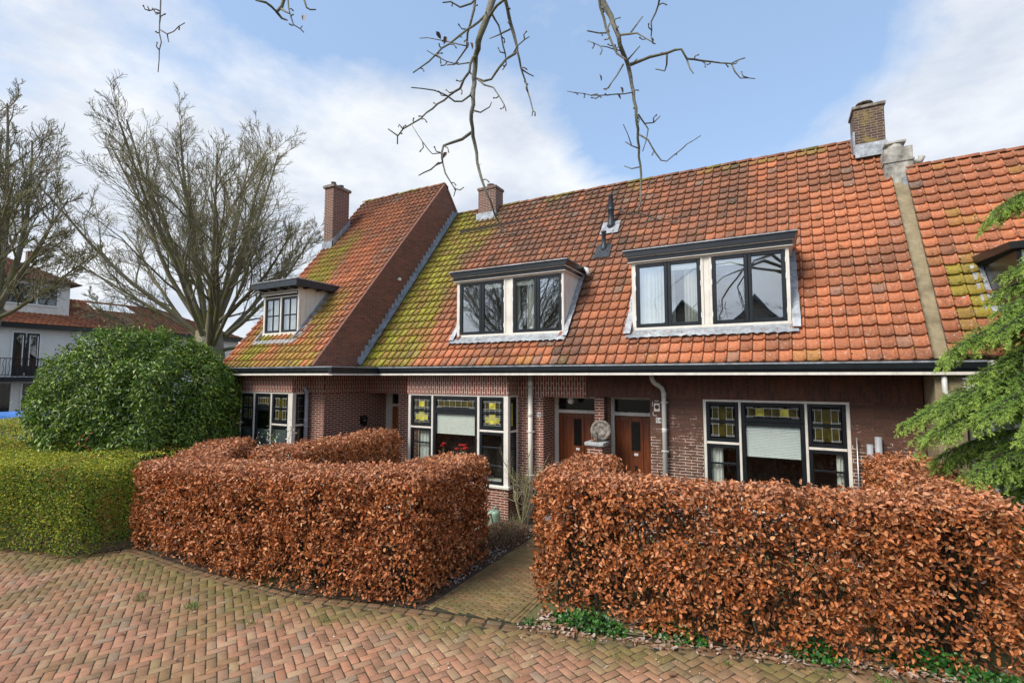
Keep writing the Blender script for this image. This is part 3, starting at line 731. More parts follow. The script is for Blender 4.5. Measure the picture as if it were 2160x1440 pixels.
# porch left of the middle door
door(hm, -4.75, -3.53, 10.93, .16, 2.37, 2.78, (-4.65, -3.70))
MB().box(-4.75, -3.53, 10.25, 11.0, 0, .12).build('door_step', M['capstone'], hm)
MB().box(-4.75, -3.53, 10.50, 11.0, 2.79, 2.83).build('porch_ceiling', M['cream'], hm)
lp = MB().sphere((-4.22, 10.62, 2.68), .075).build('porch_lamp', M['glow'], hm)
MB().lathe([(.05, 0), (.05, .03)], (-4.22, 10.62, 2.745), 12).build('lamp_base', M['white'], lp)
number_plate(hm, -4.86, 2.37, 10.25, '56')
downpipe(hm, -5.03, 10.15, 0.05, 3.27, .057, 'cream', None, (2.98, 1.98, 1.0))

# =================================================================== RIGHT HOUSE
hr = thing('brick_house', 'right-hand brick house with plain orange roof, wide dormer with white curtains and dark worn brickwork', 'house', None, (-1, 10.25, 0))
w = MB(); wall_grid(w, XM, 2.08, 0, 2.80, 10.25, 10.50, [(XM, -3.52, 0, 2.8), (-3.31, -2.33, 0, 2.8), (-1.31, 1.08, .70, 2.80)])
w.build('wall', M['brick_right'], hr)
MB().box(-3.52, -3.3105, 10.249, 10.95, 0, 2.78).build('porch_pier', M['brick_mid'], hr)
MB().box(XM, 2.08, 10.252, 10.50, 2.80, 3.30).build('soldier_course', M['brick_right_v'], hr)
MB().box(-3.57, -3.24, 9.88, 10.247, 0, 1.80).build('low_pillar', M['brick_mid'], hr)
pc = MB().bevbox(-3.61, -3.20, 9.83, 10.246, 1.80, 1.87, .008).build('pillar_cap', M['capstone'], hr)
door(hr, -3.31, -2.20, 10.76, .16, 2.37, 2.79, (-3.225, -2.30), letter='slot')
MB().box(-3.30, -2.33, 10.26, 10.80, 0, .12).build('door_step', M['capstone'], hr)
MB().box(-3.31, 2.0, 10.95, 11.05, 0, 2.95).box(XM, 2.0, 13.0, 13.1, 0, 8).build('inner_wall', M['room'], hr)
number_plate(hr, -2.16, 2.35, 10.25, '54')
# pale outline left by a small oval plaque
pl = MB().bevbox(-2.25, -2.13, 10.238, 10.25, 2.53, 2.70, .004).build('oval_plaque', M['cream'], hr)
MB().lathe([(.042, 0), (.042, .004)], (-2.19, 10.238, 2.62), 16, (0, -1, 0)).build('plaque_centre', M['brick_right'], pl)
MB().box(-2.24, -2.15, 10.244, 10.249, 2.735, 2.75).box(-2.285, -2.272, 10.244, 10.249, 2.63, 2.73).box(-2.275, -2.263, 10.244, 10.249, 2.45, 2.52).box(-2.26, -2.19, 10.244, 10.249, 2.44, 2.452).build('mortar_patch', M['cream'], pl)
# window
WY = 10.27; f = MB()
f.bevbox(-1.31, 1.08, WY-.06, WY+.08, .70, .77, .01); f.bevbox(-1.31, 1.08, WY-.01, WY+.08, 2.755, 2.799)
f.bevbox(-1.31, -1.254, WY-.01, WY+.08, .771, 2.754); f.bevbox(1.024, 1.08, WY-.01, WY+.08, .771, 2.754)
f.bevbox(-.676, -.634, WY-.01, WY+.08, .771, 2.754); f.bevbox(.404, .446, WY-.01, WY+.08, .771, 2.754)
f.bevbox(-1.25, -.68, WY-.006, WY+.08, 1.945, 1.99); f.bevbox(.45, 1.02, WY-.006, WY+.08, 1.945, 1.99)
win = f.build('window', M['cream'], hr)
for a, b in ((-1.25, -.68), (.45, 1.02)):
    sash(win, a, b, 1.993, 2.752, WY+.01, .06, bars=(2.37,)); stained(win, a+.075, b-.075, 2.08, 2.675, WY+.035, 'grid', 'olive')
    sash(win, a, b, .775, 1.942, WY+.01, .06, bars=(1.58,)); pane(win, a+.06, b-.06, .84, 1.885, WY+.04)
sash(win, -.63, .40, 2.393, 2.752, WY+.01, .065); stained(win, -.55, .32, 2.47, 2.68, WY+.035, 'wide', 'yellow')
sash(win, -.63, .40, .775, 2.39, WY+.01, .065); pane(win, -.57, .34, .85, 2.33, WY+.04)
bl = MB()
for k in range(20): 
    z = 2.325-k*.028; bl.prism([(WY+.062, z-.024), (WY+.075, z), (WY+.077, z), (WY+.064, z-.024)], -.555, .325)
bl.box(-.555, .325, WY+.06, WY+.09, 1.745, 1.765); bl.build('venetian_blind', M['blind'], win)
curtain(win, -1.19, -.98, .8, 1.92, WY+.12, waves=3); curtain(win, .86, .97, .8, 1.92, WY+.12, waves=2)
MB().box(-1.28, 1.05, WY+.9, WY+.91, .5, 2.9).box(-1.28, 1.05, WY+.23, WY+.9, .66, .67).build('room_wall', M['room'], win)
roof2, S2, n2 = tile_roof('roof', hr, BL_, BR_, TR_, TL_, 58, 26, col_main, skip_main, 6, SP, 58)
MB().poly([tuple(S2(u, 1)), TR_, (2.25, 17.4, 3.5), (XS, 17.4, 3.5)]).build('rear_roof', M['render'], hr)
MB().poly([(2.07, 10.5, 3.2), (2.23, 13.3, 8.5), (2.07, 17.2, 3.2)]).box(2.0, 2.07, 10.5, 17, 0, 3.2).build('side_wall', M['brick_right'], hr)
ridge_caps('ridge_tiles', roof2, S2(u, 1), (1.72, 13.33, 8.63), 16, rc, .095, 8)
dr = dormer(hr, DORM_R, [(-2.53, -1.90, 'curtain', 'l'), (-1.895, -1.27, 'curtainblind', 'r'), (-1.05, -.43, 'blind', 'l'), (-.425, .19, 'none', 'r')])
c2 = chimney(hr, 1.68, 2.22, 12.78, 13.4, 8.0, 9.13, 'brick_lichen', 'stone', capo=.03, caph=.06)
MB().lathe([(.13, 0), (.12, .10), (.09, .11)], (1.92, 13.1, 9.19), 12).lathe([(.17, .16), (.15, .19), (.05, .21)], (1.92, 13.1, 9.19), 12).tube([(1.83, 13.1, 9.28), (1.83, 13.1, 9.37)], .012, 5).tube([(2.01, 13.1, 9.28), (2.01, 13.1, 9.37)], .012, 5).build('chimney_pot', M['stone'], c2)
MB().prism([(12.70, 8.0), (12.70, 8.22), (12.76, 8.32), (12.775, 8.2)], 1.66, 2.24).box(1.64, 1.678, 12.75, 13.35, 8.1, 8.62).build('chimney_flashing', M['leadlight'], c2)
gutter(hr, XM+.001, 2.67, 9.50); soffit(hr, XM, 2.6, 9.62, 10.249)
MB().box(XM, 2.2, 9.62, 9.75, 3.33, 3.52).build('eaves_board', M['dark'], hr)
downpipe(hr, -2.03, 10.15, .05, 3.06, .045, 'pvc', (-.17, -.3, 3.27), (2.72, 1.75))
for x, z, r in ((1.32, 2.11, .045), (1.44, 2.24, .05)):
    MB().tube([(x, 10.14, .3), (x, 10.14, z)], r, 14).build('flue_pipe', M['pvcgrey'], hr)
MB().tube([(1.15, 10.19, .2), (1.15, 10.19, 2.21)], .012, 8).build('cable_pipe', M['steel'], hr)

# =================================================================== LEFT HOUSE
hl = thing('brick_house', 'left brick house standing forward, steep mossy roof, tall gable wall and small white dormer', 'house', None, (-11.8, 8.78, 0))
GY0, GZ0, GY1, GZ1 = 8.03, 3.48, 13.26, 9.82
def lroof_y(z): return GY0+(GY1-GY0)*(z-GZ0)/(GZ1-GZ0)
LX0, LX1 = -13.62, -9.86
DORM_L = (-12.82, -11.32, 4.33, 5.62, 8.76)
def skip_left(P): return (P[:,0] > DORM_L[0]+.03) & (P[:,0] < DORM_L[1]-.03) & (P[:,2] > DORM_L[2]+.05) & (P[:,2] < 5.66)
def col_left(P, r1, r2):
    x, z = P[:,0], P[:,2]; nz = fbm(x*.9, z*.7, 0, 31)
    moss = sstep(.9, .1, np.abs((x+12.55)-(z-6.0)*.02)/1.15 + (nz-.5)*1.1)*sstep(8.6, 7.2, z)*(.6+.6*r1)
    moss = np.maximum(moss, sstep(4.6, 4.0, z)*(fbm(x*1.6, z, 0, 8) > .45)*.7*r1)
    moss = np.maximum(moss, sstep(1.0, .2, np.abs(x+11.0))*sstep(6, 5.3, z)*(nz > .45)*.6)
    moss = moss*sstep(-13.55, -13.2, x)
    brown = .30 + .45*sstep(5.5, 8.5, z) - .25*sstep(4.6, 3.6, z)
    return tile_col(P, r1, r2, moss, brown, .25*sstep(.6, .75, fbm(x*1.4, z*1.4, 0, 2)) + .25*sstep(9.1, 9.7, z))
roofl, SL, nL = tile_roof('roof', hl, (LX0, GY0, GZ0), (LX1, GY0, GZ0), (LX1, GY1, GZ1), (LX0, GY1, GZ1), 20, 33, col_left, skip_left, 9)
ridge_caps('ridge_tiles', roofl, (LX0, GY1, GZ1), (LX1, GY1, GZ1), 11, rc, .10, 5)
MB().poly([(LX0, GY1, GZ1), (LX1, GY1, GZ1), (LX1, 18.5, 3.5), (LX0, 18.5, 3.5)]).build('rear_roof', M['render'], hl)
g = MB().prism([(8.10, 3.46), (13.26, 9.74), (18.3, 3.46)], -9.98, -9.79)
gw = g.build('gable_wall', M['brick_gable'], hl)
MB().prism([(8.10, 3.46), (13.26, 9.74), (18.3, 3.46)], LX0, LX0+.12).build('far_gable_wall', M['brick_gable'], hl)
# brick-on-edge verge, standing just proud of the gable
vg = MB()
sl = Vector((0, GY1-8.03, GZ1-3.48)).normalized(); nr_ = Vector((0, -sl.z, sl.y)); L_ = math.hypot(GY1-8.03, GZ1-3.48)
a_ = Vector((0, 8.03, 3.48))
p = [a_+nr_*.035, a_+sl*L_+nr_*.035, a_+sl*(L_+.05)-nr_*.16, a_+sl*.12-nr_*.20]
vg.prism([(q.y, q.z) for q in p], -9.90, -9.775); vg.build('verge', M['brick_gable'], hl)
MB().prism([(GY1, GZ1+.03), (GY1+.05, GZ1-.16), (14.6, 8.18), (14.62, 8.32)], -9.90, -9.775).build('verge', M['brick_gable'], hl)
# stepped lead flashing where the middle roof meets the gable wall
fl = MB()
for k in range(34):
    z = 3.62+k*.158; y = roof_y(-9.79, z)
    fl.box(-9.785, -9.772-.003*(k % 2), y-.20, y+.02, z-.02, z+.15)
st = Vector((0, TL_[1]-9.52, TL_[2]-RB)).normalized(); nn = Vector((0, -st.z, st.y)); A = Vector((0, 9.50, 3.50)); Lr = 6.98
q = [A+nn*.06, A+st*Lr+nn*.06, A+st*Lr+nn*.10, A+nn*.10]
fl.prism([(v.y, v.z) for v in q], -9.77, -9.66)
fl.build('stepped_flashing', M['lead'], gw)
MB().lathe([(.05, 0), (.05, .08), (.03, .1)], (-9.77, 10.95, 6.1), 10, (1, -.3, 0)).build('vent_stub', M['cream'], gw)
# lower walls
w = MB(); w.box(-10.99, -10.26, 8.78, 9.03, 0, 2.80); w.build('wall', M['brick_mid'], hl)
w = MB(); w.box(-10.50, -10.26, 9.031, 11.07, 0, 2.80); w.build('side_wall', M['brick_mid'], hl)
MB().box(-10.99, -10.255, 8.775, 9.03, 2.80, 3.28).box(-10.50, -10.255, 9.031, 10.249, 2.80, 3.28).build('soldier_course', M['brick_mid_v'], hl)
w = MB(); w.box(-14.2, -13.02, 8.30, 8.6, 0, 3.28); w.build('front_wall', M['brick_mid'], hl)
b0, b1, by = -13.02, -10.85, 8.30
MB().box(b0, b1, by, 8.779, 0, .70).build('bay_base', M['brick_mid'], hl)
MB().box(b0, b1+.02, by-.02, 8.774, 2.84, 3.27).build('bay_soldier_course', M['brick_mid_v'], hl)
MB().box(-13.4, -10.99, 8.78, 9.03, 2.84, 3.28).box(-13.4, -13.0, 8.78, 9.0, 0, 2.84).build('inner_wall', M['room'], hl)
f = MB()
f.bevbox(b0-.03, b1+.04, by-.05, 8.77, .70, .77, .012); f.bevbox(b0, b1, by, by+.08, 2.79, 2.839)
f.bevbox(-11.726, -11.674, by, by+.08, .771, 2.789); f.box(-11.02, b1, by-.004, by+.10, .771, 2.79)
f.bevbox(-13.02, -12.97, by, by+.08, .771, 2.789)
f.bevbox(-11.67, -11.05, by+.002, by+.08, 1.975, 2.02); f.box(b1-.06, b1-.004, by+.101, 8.72, 1.975, 2.02)
f.box(b1-.06, b1, by+.101, 8.72, 2.79, 2.839); f.box(b1-.06, b1, 8.72, 8.779, .771, 2.839)
win = f.build('bay_window', M['cream'], hl)
def lsash(a, b):
    sash(win, a+.004, b-.004, 2.023, 2.786, by+.015, .062, bars=(2.42,)); stained(win, a+.09, b-.09, 2.11, 2.70, by+.04, 'grid', 'olive')
    sash(win, a+.004, b-.004, .775, 1.972, by+.015, .062); pane(win, a+.06, b-.06, .84, 1.91, by+.045)
    MB().box(a+.065, b-.065, by+.055, by+.06, .85, 1.88).build('window_film', M['film'], win)
lsash(-11.67, -11.03)
sash(win, -12.38, -11.73, 2.41, 2.786, by+.015, .07); stained(win, -12.30, -11.81, 2.49, 2.71, by+.04, 'wide', 'olive')
sash(win, -12.38, -11.73, .775, 2.407, by+.015, .07); pane(win, -12.32, -11.79, .85, 2.34, by+.045)
MB().box(-12.31, -11.80, by+.055, by+.06, .85, 1.86).build('window_film', M['film'], win)
f.__init__(); f.bevbox(-12.44, -12.385, by, by+.08, .771, 2.789); f.build('mullion', M['cream'], win)
lsash(-12.97, -12.44)
sd = MB()
for z0, z1 in ((2.023, 2.786), (.775, 1.972)):
    sd.box(b1-.05, b1-.008, by+.105, by+.165, z0, z1); sd.box(b1-.05, b1-.008, 8.665, 8.717, z0, z1)
    sd.box(b1-.05, b1-.008, by+.166, 8.664, z0, z0+.06); sd.box(b1-.05, b1-.008, by+.166, 8.664, z1-.05, z1)
sd.box(b1-.045, b1-.012, by+.166, 8.664, 2.40, 2.44); sd.build('side_sash', M['dark'], win)
MB().box(b1-.036, b1-.032, by+.166, 8.664, .84, 1.92).build('pane', M['glass'], win)
MB().box(b1-.040, b1-.036, by+.166, 8.664, 2.08, 2.74).build('leaded_pane', M['darkglass'], win)
cm = MB()
for k in range(3): cm.box(b1-.035, b1-.031, by+.20+k*.17, by+.206+k*.17, 2.10, 2.72)
for z in (2.14, 2.34, 2.48, 2.68): cm.box(b1-.034, b1-.030, by+.17, 8.66, z, z+.006)
cm.build('leadwork', M['came'], win)
MB().box(-13.0, -10.95, 8.85, 8.86, .5, 2.9).build('room_wall', M['room'], win)
# gutter: front run, then a return to the middle house
GL = MB(); yg = 8.0
gutter(hl, -14.3, -9.2, yg)
r = MB(); r.box(-9.2, -9.09, yg-.035, 9.47, 3.315, 3.455); rg_ = r.build('gutter', M['dark'], hl)
MB().box(-9.2, -9.10, yg-.012, 9.48, 3.27, 3.314).build('gutter_trim', M['cream'], rg_)
MB().box(-9.2, -9.08, yg-.043, 9.46, 3.456, 3.482).build('gutter_lip', M['lead'], rg_)
soffit(hl, -14.3, -9.2, 8.12, 9.50, 3.285); MB().box(-10.25, -9.2, 9.50, 10.24, 3.285, 3.299).build('porch_soffit', M['dark'], hl)
MB().box(-9.78, -9.2, 8.13, 9.50, 3.45, 3.475).build('lead_flat', M['leadlight'], hl)
MB().box(-14.3, -9.79, 8.12, 8.2, 3.32, 3.46).build('eaves_board', M['dark'], hl)
MB().box(-14.25, -9.8, 8.4, 8.5, 3.31, 3.4).build('eaves_inner', M['dark'], hl)
downpipe(hl, -10.80, 8.68, .05, 3.0, .05, 'pvcgrey', (-.30, -.30, 3.28), (2.85, 1.95))
door(hl, -10.26, -9.30, 11.07, .16, 2.36, 2.78, (-10.02, -9.32), 'door2')
MB().box(-10.26, -9.0, 11.12, 11.2, 0, 3.2).box(-9.07, -9.0, 10.5, 11.1, 0, 2.9).build('inner_wall', M['room'], hl)
# little wall lantern on the side wall
ln = MB(); ln.box(-10.259, -10.235, 10.02, 10.10, 1.92, 2.14); ln.box(-10.235, -10.12, 10.05, 10.07, 2.09, 2.11)
ln.lathe([(.02, .10), (.09, .06), (.10, .04), (.10, .035)], (-10.12, 10.06, 2.06), 6)
ln.lathe([(.05, 0), (.02, -.03)], (-10.12, 10.06, 1.90), 6)
for k in range(6):
    an = 2*PI*k/6; ln.tube([(-10.12+.09*math.cos(an), 10.06+.09*math.sin(an), 2.10), (-10.12+.05*math.cos(an), 10.06+.05*math.sin(an), 1.90)], .006, 4)
lo = ln.build('wall_lantern', M['black'], hl)
MB().lathe([(.045, -.0), (.083, .19)], (-10.12, 10.06, 1.905), 6).build('lantern_glass', M['darkglass'], lo)
# dormer of the left house
x0, x1, z0, z1, yf = DORM_L
f = MB(); f.bevbox(x0-.01, x1+.01, yf-.02, yf+.06, z0, z0+.12, .008); f.bevbox(x0, x0+.07, yf, yf+.06, z0+.121, z1-.001); f.bevbox(x1-.06, x1, yf, yf+.06, z0+.121, z1-.001)
f.bevbox(x0+.071, x1-.061, yf, yf+.06, 5.43, 5.46); f.bevbox(x0+.071, x1-.061, yf-.03, yf+.06, 5.575, z1-.001); f.bevbox(-12.10, -12.04, yf, yf+.06, z0+.121, 5.429)
f.bevbox(x0-.02, x1-.05, yf-.07, yf-.031, 5.50, 5.54)
d = f.build('dormer', M['cream'], hl)
for xa, xb in ((x0, x0+.04), (x1-.04, x1)): MB().prism([(yf+.065, z0), (yf+.065, z1), (lroof_y(z1)+.05, z1), (lroof_y(z0)+.08, z0)], xa, xb).build('dormer_cheek', M['cream_stain'], d)
MB().box(x0+.071, x1-.061, yf+.03, yf+.035, 5.46, 5.575).build('transom_pane', M['darkglass'], d)
for a, b in ((x0+.075, -12.105), (-12.035, x1-.065)):
    sash(d, a, b, z0+.125, 5.425, yf+.005, .055, bars=(4.93,), vbars=((a+b)/2,)); pane(d, a+.05, b-.05, z0+.17, 5.37, yf+.03, 'glass_up')
    curtain(d, a+.03, b-.03, z0+.13, 5.42, yf+.12, waves=3)
MB().box(x0+.05, x1-.05, yf+.5, yf+.51, z0, z1).build('room_wall', M['room'], d)
yb = lroof_y(5.86)
cn = MB(); cn.box(x0-.12, x1+.24, yf-.28, yb+.02, 5.66, 5.83)
cn.build('cornice', M['slate'], d)
for k in range(4): MB().box(x0+.1+k*.42, x0+.16+k*.42, yf-.24, yf-.02, 5.622, 5.659).build('cornice_bracket', M['black'], d)
for k in range(3): MB().box(x1+.001, x1+.2, yf+.12+k*.42, yf+.19+k*.42, 5.622, 5.659).build('cornice_bracket', M['black'], d)
MB().box(x0, x1, yf-.001, yb-.1, 5.621, 5.6215+.038).build('cornice_soffit', M['cream'], d)
MB().box(x0-.14, x1+.26, yf-.30, yb+.05, 5.831, 5.855).build('dormer_roof', M['leadlight'], d)
ap = MB()
ap.prism([(yf-.025, z0+.02), (lroof_y(z0-.22)-.06, z0-.20), (lroof_y(z0-.22)-.045, z0-.20), (yf-.01, z0+.02)], x0-.12, x1+.14)
for xx, sx in ((x1, 1), (x0, -1)):
    p = [(lroof_y(z0-.1)-.10, z0-.1+.02), (lroof_y(z1)-.10, z1+.04), (lroof_y(z1)-.03, z1), (lroof_y(z0-.1)-.03, z0-.1)]
    ap.prism(p, xx+sx*.005, xx+sx*.03)
    p = [(lroof_y(z0-.1)-.055, z0-.1), (lroof_y(z1)-.055, z1), (lroof_y(z1)-.035, z1), (lroof_y(z0-.1)-.035, z0-.1)]
    ap.prism(p, xx+sx*.031, xx+sx*.17)
ap.build('lead_flashing', M['leadlight'], d)
c3 = chimney(hl, -13.56, -13.14, 11.4, 12.1, 7.6, 9.72, 'brick_chimney', 'stone', pots=((-13.35, 11.58, .08, .16), (-13.35, 11.92, .08, .16)))
MB().prism([(11.36, 7.5), (11.36, 7.85), (12.15, 8.75), (12.15, 8.42)], -13.135, -13.11).box(-13.58, -13.11, 11.35, 11.395, 7.5, 7.82).build('chimney_flashing', M['lead'], c3)
# =================================================================== NEIGHBOUR ON THE RIGHT
hn = thing('rendered_house', 'neighbouring house at the right edge with orange roof, rendered party wall and white window frames', 'house', None, (4, 10, 0))
NBL, NBR, NTR, NTL = (2.29, 9.62, 3.56), (8.3, 9.62, 3.56), (8.3, 12.41, 7.56), (2.43, 12.34, 7.48)
def nroof_y(z): return 9.66+(z-3.5)*.69
DN = (3.02, 5.2, 3.9, 5.15, 9.35)
def skip_n(P): return (P[:,0] > DN[0]+.03) & (P[:,2] < 5.05) & (P[:,2] > 4.7) & (P[:,0] < 5.2)
def col_n(P, r1, r2):
    x, z = P[:,0], P[:,2]
    moss = sstep(.32, .08, np.abs(x-2.72-(5.0-z)*.12))*sstep(5.6, 5.0, z)*(r1 > .45)*.75 + (fbm(x*2, z*2, 0, 6) > .74)*.3
    return tile_col(P, r1, r2, moss, .22+.35*sstep(6, 7.2, z), .1+0*x)
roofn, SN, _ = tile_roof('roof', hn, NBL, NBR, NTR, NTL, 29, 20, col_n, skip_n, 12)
ridge_caps('ridge_tiles', roofn, NTL, NTR, 16, lambda p, r: (ORANGE*.5+BROWN*.5)*(.6+.5*r), .09, 6)
MB().poly([NTL, NTR, (8.3, 15.5, 3.5), (2.4, 15.5, 3.5)]).build('rear_roof', M['render'], hn)
pw = MB(); pw.prism([(9.62, 0), (9.62, 3.44), (12.35, 7.28), (12.9, 7.28), (15.6, 3.4), (15.6, 0)], 2.10, 2.44)
pw.build('party_wall', M['render'], hn)
cn = MB().box(2.09, 2.56, 12.28, 13.0, 6.9, 7.92).box(2.07, 2.58, 12.26, 13.02, 7.62, 7.66).build('chimney', M['renderchim'], hn)
MB().lathe([(.15, 0), (.15, .16), (.13, .17)], (2.32, 12.6, 7.92), 10).box(2.14, 2.50, 12.44, 12.76, 8.09, 8.13).build('chimney_pot', M['renderchim'], cn)
MB().tube([(2.56, 12.5, 7.62), (2.70, 12.48, 7.62), (2.74, 12.48, 7.72)], .06, 8).build('chimney_vent', M['renderchim'], cn)
MB().box(2.36, 2.62, 12.22, 12.27, 7.05, 7.25).build('chimney_flashing', M['lead'], cn)
w = MB(); wall_grid(w, 2.36, 8.3, 0, 3.3, 10.25, 10.5, [(2.62, 4.4, .5, 2.8)]); w.build('wall', M['render'], hn)
f = MB()
for a in (2.62, 2.86, 3.12, 3.55, 4.0, 4.34): f.bevbox(a, a+.06, 10.22, 10.32, .5, 2.8)
f.bevbox(2.62, 4.40, 10.215, 10.219+.1, 2.0, 2.05); f.box(2.62, 4.4, 10.21, 10.32, .44, .499)
wn = f.build('window', M['white'], hn)
MB().box(2.63, 4.39, 10.33, 10.334, .5, 2.8).build('pane', M['glass'], wn); curtain(wn, 2.7, 4.3, .55, 2.75, 10.45, 'blind', waves=14)
MB().box(2.5, 8.3, 11.2, 11.25, 0, 3.3).build('inner_wall', M['room'], hn)
MB().box(2.42, 8.3, 9.55, 10.24, 3.02, 3.20).build('fascia', M['cream'], hn)
MB().box(2.40, 8.3, 9.50, 10.24, 3.201, 3.225).build('fascia_cap', M['lead'], hn)
MB().box(2.73, 8.3, 9.53, 9.80, 3.29, 3.48).build('gutter', M['white'], hn)
MB().tube([(2.20, 9.56, 3.25), (2.20, 9.56, 3.02), (2.24, 9.54, 2.95), (2.34, 9.52, 2.93), (2.62, 9.52, 2.93)], .035, 10).build('downpipe', M['pvc'], hn)
x0, x1, z0, z1, yf = DN
d = MB(); d.prism([(yf, 4.05), (yf, 5.02), (nroof_y(5.15), 5.02), (nroof_y(4.3)-.0, 4.2)], x0, x0+.05); d = d.build('dormer', M['dark'], hn)
MB().box(x0+.051, x1, yf-.02, yf+.06, 3.6, 5.02).build('dormer_front', M['whitewall'], d)
MB().prism([(yf-.12, 5.03), (yf-.12, 5.13), (nroof_y(5.2)+.05, 5.25), (nroof_y(5.1)+.05, 5.11)], x0-.10, x1).build('cornice', M['black'], d)
MB().prism([(nroof_y(4.2)-.10, 4.22), (nroof_y(5.05)-.10, 5.08), (nroof_y(5.05), 5.02), (nroof_y(4.2), 4.15)], x0-.16, x0-.005).build('lead_flashing', M['leadlight'], d)

# =================================================================== FAR WHITE HOUSE
hf = thing('white_house', 'far two-storey white painted house with orange tiled roof and balcony behind the left tree', 'house', None, (-35, 12, 0))
FX = -35.0
w = MB(); wall_grid(w, 3.0, 22.0, 0, 5.95, FX, FX-.3, [(9.82, 11.0, 3.15, 5.6), (12.45, 13.95, 3.6, 5.65), (14.7, 16.0, 3.6, 5.65), (17.0, 18.2, 3.6, 5.65), (7.6, 10.0, .4, 2.95), (10.3, 12.6, .4, 2.95)], axis='x')
w.build('wall', M['whitewall'], hf)
def fwin(y0, y1, z0, z1, parts, curt=False, dark=True):
    f = MB(); X = FX+.02; t = .07
    f.box(X-.06, X+.02, y0, y0+t, z0, z1); f.box(X-.06, X+.02, y1-t, y1, z0, z1); f.box(X-.06, X+.02, y0+t, y1-t, z1-t, z1); f.box(X-.06, X+.04, y0+t, y1-t, z0, z0+t)
    for p in parts: f.box(X-.06, X+.015, y0+(y1-y0)*p-.04, y0+(y1-y0)*p+.04, z0+t, z1-t)
    o = f.build('window', M['white'], hf)
    MB().box(X-.05, X-.045, y0+t, y1-t, z0+t, z1-t).build('pane', M['glass_up' if not dark else 'glass'], o)
    MB().box(X-.30, X-.29, y0, y1, z0, z1).build('room_wall', M['room'], o)
    if curt: MB().box(X-.12, X-.11, y0+t, y0+(y1-y0)*.5, z0+t, z1-.5).build('curtain', M['curtain'], o)
    return o
o = fwin(9.82, 11.0, 3.15, 5.6, ())
f = MB()
for a, b in ((9.90, 10.36), (10.45, 10.92)):
    f.box(FX-.02, FX+.025, a, a+.08, 3.25, 5.52); f.box(FX-.02, FX+.025, b-.08, b, 3.25, 5.52); f.box(FX-.02, FX+.025, a+.08, b-.08, 3.25, 3.75); f.box(FX-.02, FX+.025, a+.08, b-.08, 5.44, 5.52)
f.build('balcony_door', M['dark'], o)
MB().box(FX, FX+.03, 10.25, 10.29, 3.8, 5.4).box(FX, FX+.03, 10.52, 10.56, 3.8, 5.4).box(FX, FX+.03, 10.84, 10.88, 3.8, 5.4).build('door_strip', M['white'], o)
fwin(12.45, 13.95, 3.6, 5.65, (.5,), True, False); fwin(14.7, 16.0, 3.6, 5.65, (.5,), False, False); fwin(17.0, 18.2, 3.6, 5.65, (), False, False)
for a, b in ((7.6, 10.0), (10.3, 12.6)): fwin(a, b, .4, 2.95, (.33, .66))
bal = MB().box(FX, FX+1.0, 6.5, 10.9, 2.98, 3.2).build('balcony', M['dark'], hf)
r = MB(); r.box(FX+.94, FX+.98, 6.5, 10.9, 4.13, 4.17); r.box(FX+.94, FX+.98, 6.5, 10.9, 3.3, 3.33)
k = 6.55
while k < 10.9:
    r.box(FX+.95, FX+.97, k, k+.02, 3.2, 4.13)
    r.tube([(FX+.96, k+.11, 3.33), (FX+.96, k+.17, 3.6), (FX+.96, k+.11, 3.9), (FX+.96, k+.17, 4.13)], .012, 4); k += .22
for a in (FX+.05, FX+.5): r.box(a, a+.02, 10.87, 10.89, 3.2, 4.13)
r.box(FX, FX+.98, 10.86, 10.9, 4.13, 4.17); r.build('balcony_railing', M['black'], bal)
MB().box(FX-.1, FX+.35, 2.8, 22.2, 5.78, 6.0).build('gutter', M['dark'], hf)
def col_f(P, r1, r2): return tile_col(P, r1, r2, 0*P[:,0], .15+.6*sstep(11, 14.5, P[:,1]), .25*sstep(14, 19, P[:,1]))
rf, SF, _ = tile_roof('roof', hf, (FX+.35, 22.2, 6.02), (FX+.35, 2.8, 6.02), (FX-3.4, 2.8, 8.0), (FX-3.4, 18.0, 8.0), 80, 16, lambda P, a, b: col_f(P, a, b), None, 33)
MB().poly([(FX+.35, 22.2, 6.0), (FX-3.4, 18.0, 7.98), (FX-7.2, 22.2, 6.0)]).poly([(FX-3.4, 18, 7.98), (FX-3.4, 2.8, 7.98), (FX-7.2, 2.8, 6), (FX-7.2, 22.2, 6)]).box(FX-7, FX-.31, 21.7, 22, 0, 5.95).build('rear_roof', M['brick_gable'], hf)
dd = MB(); wall_grid(dd, 5.0, 12.4, 6.6, 8.55, FX-.9, FX-1.1, [(9.2, 11.9, 7.2, 8.35), (5.4, 9.05, 7.2, 8.35)], axis='x'); dd = dd.build('dormer', M['cream'], hf)
f = MB(); X = FX-.9
for a in (9.2, 10.95, 11.84, 5.4, 7.2, 9.0): f.box(X-.05, X+.03, a, a+.06, 7.2, 8.35)
f.box(X-.05, X+.05, 5.4, 11.9, 7.12, 7.2); f.box(X-.05, X+.03, 5.4, 11.9, 8.29, 8.35); f.build('window_frame', M['white'], dd)
MB().box(X-.06, X-.055, 5.4, 11.9, 7.2, 8.3).build('pane', M['glass'], dd); MB().box(X-.5, X-.49, 5, 12.3, 6.8, 8.5).build('room_wall', M['room'], dd)
tile_roof('dormer_roof', dd, (FX-.5, 12.8, 8.5), (FX-.5, 4.8, 8.5), (FX-4.2, 4.8, 10.4), (FX-4.2, 9.6, 10.4), 34, 16, lambda P, a, b: tile_col(P, a, b, 0*a, .9+0*a, .15+0*a), None, 34)
